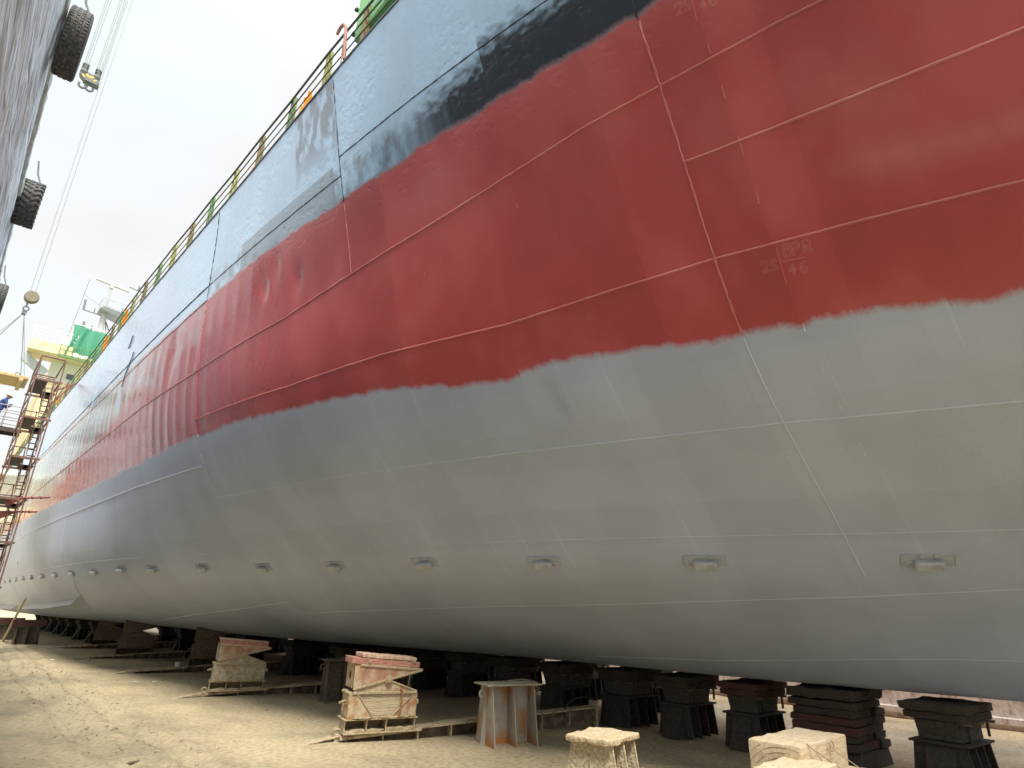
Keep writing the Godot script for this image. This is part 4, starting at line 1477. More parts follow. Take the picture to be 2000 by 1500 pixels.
func keel_block(kind: int, label: String, at: Vector3, turn: float) -> Node3D:
	var t := thing("keel_block", label, "dock block", at, turn, "keel blocks under the flat bottom")
	var mb := MB.new()
	if kind < 2:
		# flared pedestal, waist, concrete block, timber cap
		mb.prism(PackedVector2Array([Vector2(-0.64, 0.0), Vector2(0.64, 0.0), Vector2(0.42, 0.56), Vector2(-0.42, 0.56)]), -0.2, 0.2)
		obj("pedestal", mb, M.shaded_steel, t)
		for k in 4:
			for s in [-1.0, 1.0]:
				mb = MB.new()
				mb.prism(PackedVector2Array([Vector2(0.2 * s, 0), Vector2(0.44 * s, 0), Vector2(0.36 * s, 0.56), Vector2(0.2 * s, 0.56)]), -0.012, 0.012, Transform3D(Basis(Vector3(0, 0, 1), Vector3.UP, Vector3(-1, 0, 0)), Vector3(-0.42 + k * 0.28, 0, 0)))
				obj("rib", mb, M.shaded_steel, t)
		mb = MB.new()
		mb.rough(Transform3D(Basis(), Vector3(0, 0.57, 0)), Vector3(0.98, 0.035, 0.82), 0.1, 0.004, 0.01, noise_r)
		obj("bearing_plate", mb, M.shaded_steel, t)
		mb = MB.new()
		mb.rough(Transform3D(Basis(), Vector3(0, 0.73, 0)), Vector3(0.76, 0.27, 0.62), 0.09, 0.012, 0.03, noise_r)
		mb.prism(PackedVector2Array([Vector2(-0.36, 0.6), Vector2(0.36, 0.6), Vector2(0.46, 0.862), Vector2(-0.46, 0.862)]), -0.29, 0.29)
		obj("concrete_block", mb, M.shaded_concrete, t)
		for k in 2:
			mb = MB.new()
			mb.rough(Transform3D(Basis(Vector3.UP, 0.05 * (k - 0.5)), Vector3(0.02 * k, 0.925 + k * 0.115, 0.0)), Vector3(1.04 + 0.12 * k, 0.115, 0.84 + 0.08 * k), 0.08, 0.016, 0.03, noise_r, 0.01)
			obj("cap_timber", mb, M.shaded_wood if kind == 0 else M.shaded_wood_red, t)
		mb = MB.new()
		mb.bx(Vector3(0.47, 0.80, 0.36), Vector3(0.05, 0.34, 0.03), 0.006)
		obj("strap", mb, M.shaded_steel, t)
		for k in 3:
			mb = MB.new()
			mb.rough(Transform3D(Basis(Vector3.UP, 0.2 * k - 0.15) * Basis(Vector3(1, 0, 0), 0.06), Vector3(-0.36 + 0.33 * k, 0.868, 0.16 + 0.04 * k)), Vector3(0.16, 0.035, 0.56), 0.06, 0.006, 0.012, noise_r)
			obj("wedge", mb, M.shaded_wood_pale, t)
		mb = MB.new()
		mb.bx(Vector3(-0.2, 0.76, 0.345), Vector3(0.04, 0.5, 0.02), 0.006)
		obj("strap", mb, M.shaded_steel, t)
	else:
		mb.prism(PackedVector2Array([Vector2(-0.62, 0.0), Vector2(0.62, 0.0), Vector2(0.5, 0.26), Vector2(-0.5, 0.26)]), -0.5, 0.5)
		obj("pedestal", mb, M.shaded_steel, t)
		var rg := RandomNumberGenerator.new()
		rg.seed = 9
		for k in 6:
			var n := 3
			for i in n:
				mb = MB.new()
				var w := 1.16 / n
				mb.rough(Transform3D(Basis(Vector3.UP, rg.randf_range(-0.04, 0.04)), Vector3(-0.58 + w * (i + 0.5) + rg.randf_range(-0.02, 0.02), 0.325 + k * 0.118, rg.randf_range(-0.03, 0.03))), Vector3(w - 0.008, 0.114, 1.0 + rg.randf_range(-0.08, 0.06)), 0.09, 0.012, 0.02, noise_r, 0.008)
				obj("timber", mb, [M.shaded_wood, M.shaded_wood_red][int(rg.randf() < 0.25)], t)
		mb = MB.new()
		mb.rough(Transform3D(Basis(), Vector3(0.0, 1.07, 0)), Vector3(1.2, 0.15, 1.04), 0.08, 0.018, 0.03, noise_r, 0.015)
		obj("cap_timber", mb, M.shaded_wood, t)
	return t

func vary():
	# no two keel blocks were built quite alike
	var rg := RandomNumberGenerator.new()
	rg.seed = 21
	for n in get_children():
		if String(n.name).begins_with("keel_block"):
			n.scale = Vector3(rg.randf_range(0.9, 1.08), 1.0, rg.randf_range(0.88, 1.06))
			n.rotation_degrees.y += rg.randf_range(-5.0, 5.0)

func build_blocks():
	rail_src = slide_rail()
	var rn := ["slide rail nearest the camera, carrying the block with red timber caps", "second slide rail back, under the dusty block with round-cornered cap", "third slide rail back, running into the shade with a white tin on it", "fourth slide rail back, half buried in dust and shade", "farthest slide rail, low line in the dust near the leaning timber prop"]
	var rp := [Vector3(6.1, 0.0, -11.2), Vector3(6.05, 0, -18.25), Vector3(6.0, 0, -25.25), Vector3(5.92, 0, -32.15), Vector3(5.85, 0, -39.3)]
	for k in 5:
		var r: Node3D = rail_src if k == 0 else copy(rail_src, rn[k], rp[k], -15.0)
		r.position = rp[k]
		r.rotation_degrees.y = -15.0
		r.set_meta("label", rn[k])
	var b := bilge_block(0, "rusty bilge block with two red timber caps, wood facing and a strap")
	b.position = Vector3(6.13, 0.125, -11.2); b.rotation_degrees.y = -15.0
	b = bilge_block(1, "dusty steel bilge block with red capping and a ring, second from the camera")
	b.position = Vector3(6.1, 0.12, -18.25); b.rotation_degrees.y = -15.0
	b = bilge_block(2, "shaded dark bilge block touching the hull, behind the second dusty block")
	b.position = Vector3(7.55, 0.17, -25.05); b.rotation_degrees.y = -15.0
	copy(b, "dark bilge block in deep shade on the fourth slide rail", Vector3(6.72, 0.13, -32.05), -15.0)
	copy(b, "farthest dark bilge block, a faint shape in the shade", Vector3(7.05, 0.14, -39.1), -15.0)
	var s := stand("grey and orange rusted steel stand with upright ribs beside the near slide rail", M.rib_steel, M.rib_top, 1.06, 1.0, false, "ribbed steel stands")
	s.position = Vector3(8.52, -0.02, -9.42); s.rotation_degrees.y = -15.0
	s = stand("dim ribbed stand in the shade between the two front bilge blocks", M.shaded_rib, M.shaded_rib, 1.06, 0.98, false, "ribbed steel stands")
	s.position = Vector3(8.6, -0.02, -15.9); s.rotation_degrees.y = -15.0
	s = stand("low stand with a thick dust-crusted top at the bottom edge of the view", M.crusted, M.crust_top, 0.62, 1.0, true, "")
	s.position = Vector3(5.78, 0.0, -4.86); s.rotation_degrees.y = 12.0
	for p in [[Vector3(4.75, 0, -43.2), "dark stand carrying a red-brown beam under the far hull, behind the leaning prop"], [Vector3(4.2, 0, -47.6), "farthest dark stand at the left edge under the hull"]]:
		s = stand(p[1], M.shaded_rib, M.shaded_rib, 1.15, 0.86, false, "stands at the far end")
		s.position = p[0]; s.rotation_degrees.y = -8.0
		var mb := MB.new()
		mb.bx(Vector3(0, 1.03, 0), Vector3(1.5, 0.32, 0.5), 0.02)
		obj("top_beam", mb, M.shaded_wood_red, s)
	var kb := keel_block(0, "keel block with thick timber cap and flared pedestal at lower right", Vector3(12.1, 0, -3.35), -6.0)
	keel_block(2, "keel block of stacked rough timbers, behind the sunlit timber pile", Vector3(12.15, 0, -5.0), -4.0)
	keel_block(1, "red-capped keel block just left of the stacked-timber one", Vector3(12.2, 0, -6.55), -3.0)
	var k2 := keel_block(0, "dark keel block between the red-capped one and the farther row", Vector3(12.2, 0, -8.0), -2.0)
	for k in 9:
		copy(k2, "added dark keel block deepening the shade under the flat bottom", Vector3(12.2, 0, -9.5 - 1.9 * k), -2.0 + (k % 3)).set_meta("group", "keel blocks in the deep shade")
	for k in 14:  # extra row added to make shade under the hull
		copy(k2, "added dark keel block deepening the shade under the flat bottom", Vector3(14.3 + 0.3 * (k % 2), 0, -10.5 - 2.3 * k), 4.0 - (k % 3)).set_meta("group", "keel blocks in the deep shade")
	for k in 6:  # another added row, closing bright gaps between the blocks
		copy(k2, "added dark keel block deepening the shade under the flat bottom", Vector3(10.3 + 0.2 * (k % 2), 0, -18.5 - 4.1 * k), 3.0 * (k % 3)).set_meta("group", "keel blocks in the deep shade")
	for k in 14:  # far rows added to shut out the bright strip below the hull
		copy(k2, "added dark keel block deepening the shade under the flat bottom", Vector3(8.2 + 2.1 * (k % 2), 0, -44.0 - 2.0 * k), 3.0 * (k % 3)).set_meta("group", "keel blocks in the deep shade")
	copy(kb, "keel block cut by the right edge of the view", Vector3(12.05, 0, -1.55), 3.0)
	# pale new timbers in front
	var t: Node3D
	var TB := [["timber_beam", "pale sawn timber on top of the front pile, rings on its end", Vector3(7.74, 0.80, -3.66), Vector3(1.22, 0.36, 0.58), 0.02, 0.02], ["timber_beam", "lower pale timber jutting out to the left of the front pile", Vector3(6.86, 0.64, -3.30), Vector3(0.86, 0.44, 0.50), 0.05, 0.03], ["timber_beam", "lower right timber under the topmost one of the front pile", Vector3(7.86, 0.46, -3.36), Vector3(1.12, 0.40, 0.62), -0.03, 0.01]]
	for e in TB:
		t = thing(e[0], e[1], "timber", e[2], rad_to_deg(e[4]), "pale timbers of the front pile")
		var mb := MB.new()
		mb.rough(Transform3D(), e[3], 0.045, 0.004, 0.024, noise_r, e[5] * 0.3)
		obj("beam", mb, M.new_wood, t)
		mb = MB.new()
		for k in 7:
			var r: float = 0.08 + k * 0.05
			var pts := PackedVector3Array()
			for a in 15:
				var an := PI * (0.12 + 0.7 * a / 14.0)
				var pp := Vector2(0.1 + cos(an) * r * 1.25, -0.18 + sin(an) * r)
				if absf(pp.x) < e[3].z * 0.46 and absf(pp.y) < e[3].y * 0.44: pts.append(Vector3(-e[3].x * 0.5 - 0.001, pp.y, pp.x))
			if pts.size() > 2: mb.tube(pts, 0.0025, 4)
		obj("growth_ring", mb, M.wood_ring, t)
	for y in [[0.21, -3.5, 1.5], [0.03, -3.5, 1.6]]:
		t = thing("timber_beam", "dark sleeper at the bottom of the front timber pile" if y[0] < 0.1 else "weathered sleeper in the middle of the front timber pile", "timber", Vector3(7.5, y[0], y[1]), 3.0, "sleepers of the front pile")
		var mb := MB.new()
		mb.rough(Transform3D(), Vector3(y[2], 0.24, 0.85), 0.1, 0.01, 0.03, noise_r)
		obj("beam", mb, M.wood_dusty, t)
	t = thing("binding_wire", "thin wire twisted round the front timber pile with loose ends", "wire", Vector3(7.55, 0.9, -3.33))
	var mb2 := MB.new()
	mb2.tube(PackedVector3Array([Vector3(-0.24, 0.09, -0.04), Vector3(-0.2, 0.02, 0.03), Vector3(-0.19, -0.35, 0.3), Vector3(-0.18, -0.6, 0.32)]), 0.006, 5)
	mb2.tube(PackedVector3Array([Vector3(-0.2, 0.03, 0.03), Vector3(-0.02, -0.2, 0.32), Vector3(0.3, -0.36, 0.31), Vector3(0.5, -0.42, 0.3)]), 0.006, 5)
	mb2.tube(PackedVector3Array([Vector3(0.22, 0.06, -0.02), Vector3(0.28, -0.02, 0.02), Vector3(0.36, -0.2, 0.3), Vector3(0.38, -0.6, 0.31)]), 0.006, 5)
	mb2.ring(Vector3(0.22, 0.03, 0.02), Vector3.RIGHT, Vector3.UP, 0.05, 0.006, 12, 5)
	obj("strand", mb2, M.wire, t)
	# leaning prop, tin, leaf
	t = thing("timber_prop", "long thin timber prop leaning from the dock floor to the bilge keel", "prop")
	mb2 = MB.new()
	mb2.beam(Vector3(4.05, 0.0, -46.0), Vector3(4.0, 2.25, -40.6), 0.10, 0.09, 0.012)
	obj("pole", mb2, M.wood_dusty, t)
	mb2 = MB.new()
	mb2.bx(Vector3(4.2, 0.03, -46.0), Vector3(1.1, 0.08, 0.35), 0.01)
	obj("foot_board", mb2, M.wood_dusty, t)
	t = thing("paint_tin", "small white tin standing on the third slide rail", "tin", Vector3(7.2, 0.165, -24.95))
	mb2 = MB.new()
	mb2.lathe(PackedVector2Array([Vector2(0.0, 0.0), Vector2(0.075, 0.0), Vector2(0.075, 0.13), Vector2(0.08, 0.135), Vector2(0.08, 0.145), Vector2(0.0, 0.142)]), 16)
	obj("can", mb2, M.white_steel, t)
	for e in [["white scrap on the shaded sand before the third slide rail, left one", Vector3(5.35, 0.01, -22.2)], ["white scrap on the shaded sand before the third slide rail, right one", Vector3(5.8, 0.01, -21.9)], ["white scrap on the sand far back beside the fourth slide rail", Vector3(4.45, 0.01, -31.4)]]:
		t = thing("litter_scrap", e[0], "litter", e[1], 30.0 * e[1].x, "white scraps on the dock floor")
		mb2 = MB.new()
		for k in 4:
			var x0 := -0.08 + 0.04 * k
			mb2.quad(Vector3(x0, 0.01 + 0.02 * (k % 2), -0.05), Vector3(x0 + 0.04, 0.01 + 0.02 * ((k + 1) % 2), -0.04), Vector3(x0 + 0.04, 0.015 + 0.02 * ((k + 1) % 2), 0.05), Vector3(x0, 0.01 + 0.02 * (k % 2), 0.06), Vector3.UP)
		obj("paper", mb2, M.paper, t)
	t = thing("dry_leaf", "curled brown dead leaf on the sandy floor at the bottom left", "leaf", Vector3(2.83, 0.03, -11.0), 40.0)
	mb2 = MB.new()
	for k in 6:
		var x0 := -0.12 + 0.04 * k
		var wv := func(x: float) -> float: return 0.05 * sqrt(maxf(0.02, 1.0 - pow(x / 0.13, 2.0)))
		for sg in [-1.0, 1.0]:
			mb2.quad(Vector3(x0, 0.02 + x0 * x0 * 3.0, 0), Vector3(x0 + 0.04, 0.02 + (x0 + 0.04) * (x0 + 0.04) * 3.0, 0), Vector3(x0 + 0.04, 0.05, sg * wv.call(x0 + 0.04)), Vector3(x0, 0.05, sg * wv.call(x0)), Vector3.UP)
	obj("blade", mb2, M.leaf, t)

# ---------------------------------------------------------------- things on the wall, in the air, on the scaffold
func tyre(label: String, at: Vector3, R: float, w: float, lug: bool, turn: float):
	var t := thing("tyre_fender", label, "tyre", at, turn, "tyre fenders on the dock wall")
	var mb := MB.new()
	var prof := PackedVector2Array()
	# section of the carcass, axis along local y
	for k in 21:
		var a := TAU * 0.5 * k / 20.0
		prof.append(Vector2(R - 0.16 * R - cos(a) * 0.0 + 0.16 * R * pow(sin(a), 0.35) , -w * 0.5 * cos(a)))
	var closed := PackedVector2Array([Vector2(R * 0.55, -w * 0.36)])
	closed.append_array(prof)
	closed.append(Vector2(R * 0.55, w * 0.36))
	closed.append(Vector2(R * 0.62, w * 0.30))
	closed.append(Vector2(R * 0.9, w * 0.2))
	closed.append(Vector2(R * 0.9, -w * 0.2))
	closed.append(Vector2(R * 0.62, -w * 0.30))
	closed.append(Vector2(R * 0.55, -w * 0.36))
	var xf := Transform3D(Basis(Vector3(0, 0, 1), -PI * 0.5), Vector3.ZERO)
	mb.lathe(closed, 48, xf)
	obj("carcass", mb, M.rubber, t)
	# tread lugs
	mb = MB.new()
	var n := 26 if lug else 56
	for k in n:
		for s in [-1.0, 1.0]:
			var a: float = TAU * (k + (0.25 if s > 0 else 0.0)) / n
			var b := Basis(Vector3.RIGHT, a)
			if lug:
				mb.box(Transform3D(b * Basis(Vector3.UP, s * 0.5), b * Vector3(s * w * 0.21, R * 1.0, 0)), Vector3(w * 0.40, 0.05, TAU * R / n * 0.5), 0.012)
				mb.box(Transform3D(b * Basis(Vector3.UP, -s * 0.2), b * Vector3(s * w * 0.46, R * 0.965, 0)), Vector3(0.05, 0.09, TAU * R / n * 0.42), 0.012)
			else:
				mb.box(Transform3D(b * Basis(Vector3.UP, s * 0.3), b * Vector3(s * w * 0.33, R * 0.985, 0)), Vector3(w * 0.2, 0.02, TAU * R / n * 0.6), 0.008)
				mb.box(Transform3D(b, b * Vector3(s * w * 0.1, R * 1.0, 0)), Vector3(w * 0.15, 0.018, TAU * R / n * 0.8), 0.008)
	obj("tread", mb, M.rubber, t)
	mb = MB.new()
	mb.tube(PackedVector3Array([Vector3(0.05, -R * 0.2, R * 0.72), Vector3(0.12, R * 0.4, R * 0.95), Vector3(0.08, R * 1.05, R * 0.3), Vector3(-0.02, R * 1.5, 0.05), Vector3(-0.1, R * 2.2, 0.0)]), 0.022, 6)
	obj("hanging_rope", mb, M.rope, t)

func build_air():
	tyre("big worn tyre hung at the top of the dock wall, upper left corner", Vector3(-0.47, 11.98, -12.1), 0.66, 0.36, false, 0.0)
	tyre("tractor tyre with bold chevron lugs, second along the wall edge", Vector3(-0.47, 12.28, -19.4), 0.62, 0.46, true, 0.0)
	tyre("third tyre along the wall, half cut by the left edge", Vector3(-0.58, 12.0, -26.6), 0.62, 0.42, false, 0.0)
	# crane hook block
	var c := Vector3(-0.18, 23.5, -28)
	var t := thing("crane_hook", "heavy crane hook block with yellow arrows and double hook high in the sky", "crane hook", c)
	for s in [-1.0, 1.0]:
		var mb := MB.new()
		mb.box(Transform3D(Basis(Vector3(0, 0, 1), s * 0.12), Vector3(s * 0.24, 0.42, 0)), Vector3(0.2, 0.5, 0.34), 0.05)
		for k in 3:
			mb.bx(Vector3(s * 0.24, 0.3 + k * 0.12, 0.0), Vector3(0.24, 0.03, 0.38), 0.01)
		mb.lathe(PackedVector2Array([Vector2(0.0, -0.13), Vector2(0.17, -0.13), Vector2(0.19, -0.05), Vector2(0.19, 0.05), Vector2(0.17, 0.13), Vector2(0.0, 0.13)]), 16, Transform3D(Basis(Vector3(0, 0, 1), PI * 0.5), Vector3(s * 0.24, 0.22, 0.0)))
		obj("sheave_housing", mb, M.hook_grey, t)
	var mb := MB.new()
	mb.prism(PackedVector2Array([Vector2(-0.36, 0.22), Vector2(-0.34, 0.0), Vector2(-0.12, -0.22), Vector2(0.2, -0.24), Vector2(0.38, -0.05), Vector2(0.36, 0.18), Vector2(0.0, 0.24)]), -0.13, 0.13)
	mb.bx(Vector3(0.12, -0.2, 0.0), Vector3(0.56, 0.06, 0.32), 0.015)
	obj("block_body", mb, M.hook_grey, t)
	for s in [-1.0, 1.0]:
		mb = MB.new()
		mb.prism(PackedVector2Array([Vector2(s * 0.26, 0.2), Vector2(s * 0.18, 0.2), Vector2(s * 0.01, 0.06), Vector2(s * 0.01, -0.03), Vector2(s * 0.07, -0.02)]), 0.131, 0.142)
		mb.prism(PackedVector2Array([Vector2(s * 0.24, 0.04), Vector2(s * 0.14, -0.06), Vector2(s * 0.20, -0.10), Vector2(s * 0.28, -0.01)]), 0.131, 0.142)
		obj("yellow_chevron", mb, M.yellow, t)
	mb = MB.new()
	mb.tube(PackedVector3Array([Vector3(-0.02, -0.2, 0), Vector3(-0.02, -0.42, 0)]), 0.065, 10)
	for s in [-1.0, 1.0]:
		var pts := PackedVector3Array()
		for k in 9:
			var a := PI * k / 8.0
			pts.append(Vector3(-0.02 + s * (0.13 - 0.13 * cos(a)), -0.42 - 0.15 * sin(a) + (0.06 if k == 8 else 0.0), 0))
		mb.tube(pts, 0.05, 8)
	obj("double_hook", mb, M.hook_grey, t)
	for x in [-0.33, -0.26, -0.17, 0.14, 0.21, 0.30, 0.36]:
		mb = MB.new()
		mb.rod(Vector3(x, 0.6, 0.08 * signf(x)), Vector3(x * 1.02 + 0.0, 26.0, 0.08 * signf(x)), 0.02, 5)
		obj("wire_rope", mb, M.wire_pale, t)
	# second hook, slings, pallet
	c = Vector3(0.45, 17.65, -40)
	t = thing("crane_hook", "small brownish crane hook with four sling legs, at far left", "crane hook", c)
	mb = MB.new()
	mb.box(Transform3D(Basis(Vector3(0, 0, 1), -0.12), Vector3(0, 0, 0)), Vector3(0.52, 0.78, 0.3), 0.14)
	mb.lathe(PackedVector2Array([Vector2(0.0, -0.2), Vector2(0.3, -0.2), Vector2(0.34, -0.1), Vector2(0.34, 0.1), Vector2(0.3, 0.2), Vector2(0.0, 0.2)]), 20, Transform3D(Basis(Vector3.RIGHT, PI * 0.5), Vector3(0.02, -0.02, 0)))
	obj("block_body", mb, M.hook_brown, t)
	mb = MB.new()
	mb.rod(Vector3(-0.08, -0.35, 0), Vector3(-0.08, -0.6, 0), 0.05)
	mb.ring(Vector3(-0.06, -0.72, 0), Vector3.RIGHT, Vector3.UP, 0.12, 0.04, 14, 6)
	mb.rough(Transform3D(Basis(), Vector3(-0.08, -0.95, 0)), Vector3(0.22, 0.3, 0.2), 0.06, 0.04, 0.05, noise_r)
	obj("hook", mb, M.hook_grey, t)
	var pc := Vector3(-0.55, -4.75, 0.0)
	for e in [Vector3(-1.3, 0, 0.9), Vector3(1.3, 0, 0.9), Vector3(-1.3, 0, -0.9), Vector3(1.3, 0, -0.9)]:
		mb = MB.new()
		mb.rod(Vector3(-0.08, -0.95, 0), pc + e, 0.022, 5)
		obj("sling_leg", mb, M.sling, t)
	for x in [-0.12, 0.1]:
		mb = MB.new()
		mb.rod(Vector3(x, 0.3, 0), Vector3(x, 34.0, 0), 0.02, 5)
		obj("wire_rope", mb, M.wire_pale, t)
	t = thing("lifted_pallet", "yellowish wooden platform hanging from the small crane hook", "pallet", c + pc)
	for k in 6:
		mb = MB.new()
		mb.rough(Transform3D(Basis(), Vector3(0, 0.0, -0.85 + k * 0.34)), Vector3(3.0, 0.14, 0.32), 0.15, 0.01, 0.02, noise_r)
		obj("plank", mb, M.pallet, t)
	for x in [-1.2, 0.0, 1.2]:
		mb = MB.new()
		mb.bx(Vector3(x, -0.15, 0), Vector3(0.18, 0.16, 2.1), 0.02)
		obj("bearer", mb, M.pallet, t)
	for k in 3:
		mb = MB.new()
		mb.ring(Vector3(-1.0 + k * 1.0, 0.12, 0.9), Vector3.RIGHT, Vector3.UP, 0.09, 0.025, 12, 5)
		obj("lashing_ring", mb, M.hook_brown, t)
	tower()
	walkway()
	# coloured rags and a green locker at the rail
	for e in [["orange cloth hung inside the ship rail, largest of the orange ones", Vector3(0.22, 12.95, -11.75), 0.62, 0.95], ["small orange cloth low on the rail, below the largest", Vector3(0.1, 12.72, -14.1), 0.4, 0.4], ["orange cloth on the far rail above the pale hull", Vector3(0.08, 13.0, -27.6), 0.5, 0.85], ["orange cloth on the far rail just right of the aerial mast", Vector3(0.08, 13.0, -31.2), 0.5, 0.8], ["farthest orange cloth on the rail by the green netting", Vector3(0.05, 13.1, -43.0), 0.6, 0.6]]:
		var z: float = e[1].z
		t = thing("orange_cloth", e[0], "cloth", Vector3(hx(z, 1.0) + e[1].x, e[1].y, z), 0.0, "orange cloths on the rail")
		mb = MB.new()
		var G := []
		for a in 9:
			var row := []
			for b in 9:
				var u := a / 8.0 - 0.5
				var v := b / 8.0 - 0.5
				row.append(Vector3(0.05 * sin(u * 14.0) + 0.03 * sin(v * 7.0 + u * 3.0), v * e[3] * (1.0 - 0.2 * absf(u)), u * e[2] * (1.0 - 0.25 * (0.5 - v))))
			G.append(row)
		for a in 8:
			for b in 8:
				mb.quad(G[a][b], G[a + 1][b], G[a + 1][b + 1], G[a][b + 1], Vector3(-1, 0, 0.3))
		obj("cloth", mb, M.orange, t)
	t = thing("deck_locker", "bright green steel locker standing at the ship rail, top centre", "locker", Vector3(3.68, 13.0, -9.3))
	mb = MB.new()
	mb.bx(Vector3(0.75, 1.15, 1.2), Vector3(1.46, 2.3, 2.36), 0.03)
	for q in [[0.3, 0.2], [1.2, 0.2], [0.3, 2.2], [1.2, 2.2]]:
		mb.bx(Vector3(q[0], -0.26, q[1]), Vector3(0.1, 0.5, 0.1), 0.01)
	obj("locker_body", mb, M.green_bright, t)
	mb = MB.new()
	mb.bx(Vector3(0.0, 1.15, 1.3), Vector3(0.05, 2.2, 0.06), 0.01)
	obj("corner_strip", mb, M.rail_olive, t)
	for y in [0.25, 0.95]:
		mb = MB.new()
		mb.rough(Transform3D(Basis(), Vector3(0.02, y, -0.03)), Vector3(0.08, 0.05, 0.1), 0.03, 0.02, 0.015, noise_r)
		obj("hinge_bolt", mb, M.rail_dark, t)
	t = thing("rag_strip", "pinkish rag strip knotted over the ship rail left of the green locker", "rag", Vector3(hx(-9.5, 1.0), 12.5, -9.5))
	mb = MB.new()
	mb.tube(PackedVector3Array([Vector3(0.0, 0.05, 0.12), Vector3(-0.03, 0.5, 0.1), Vector3(-0.04, 0.95, 0.05), Vector3(-0.05, 1.12, -0.05), Vector3(-0.06, 1.14, -0.2), Vector3(-0.08, 1.0, -0.28)]), 0.035, 6)
	mb.tube(PackedVector3Array([Vector3(-0.02, 0.02, 0.02), Vector3(-0.03, 0.6, 0.03), Vector3(-0.04, 1.06, 0.0)]), 0.012, 5)
	obj("strip", mb, M.rag, t)
	# loose lines hanging on the hull
	for e in [["short dark rope end stuck on the far white topside", [Vector2(-24.3, 11.2), Vector2(-24.35, 10.95), Vector2(-24.5, 10.75)], 0.016], ["dark rope hanging over the seam on the far topside", [Vector2(-23.4, 10.3), Vector2(-23.42, 10.1), Vector2(-23.55, 9.95), Vector2(-23.9, 9.6), Vector2(-24.0, 9.3), Vector2(-24.15, 9.2)], 0.014]]:
		t = thing("rope_end", e[0], "rope", Vector3.ZERO)
		mb = MB.new()
		var pts := PackedVector3Array()
		for p in e[1]: pts.append(on_hull(p.x, p.y, 0.02))
		mb.tube(pts, e[2], 6)
		obj("line", mb, M.dark_rubber, t)

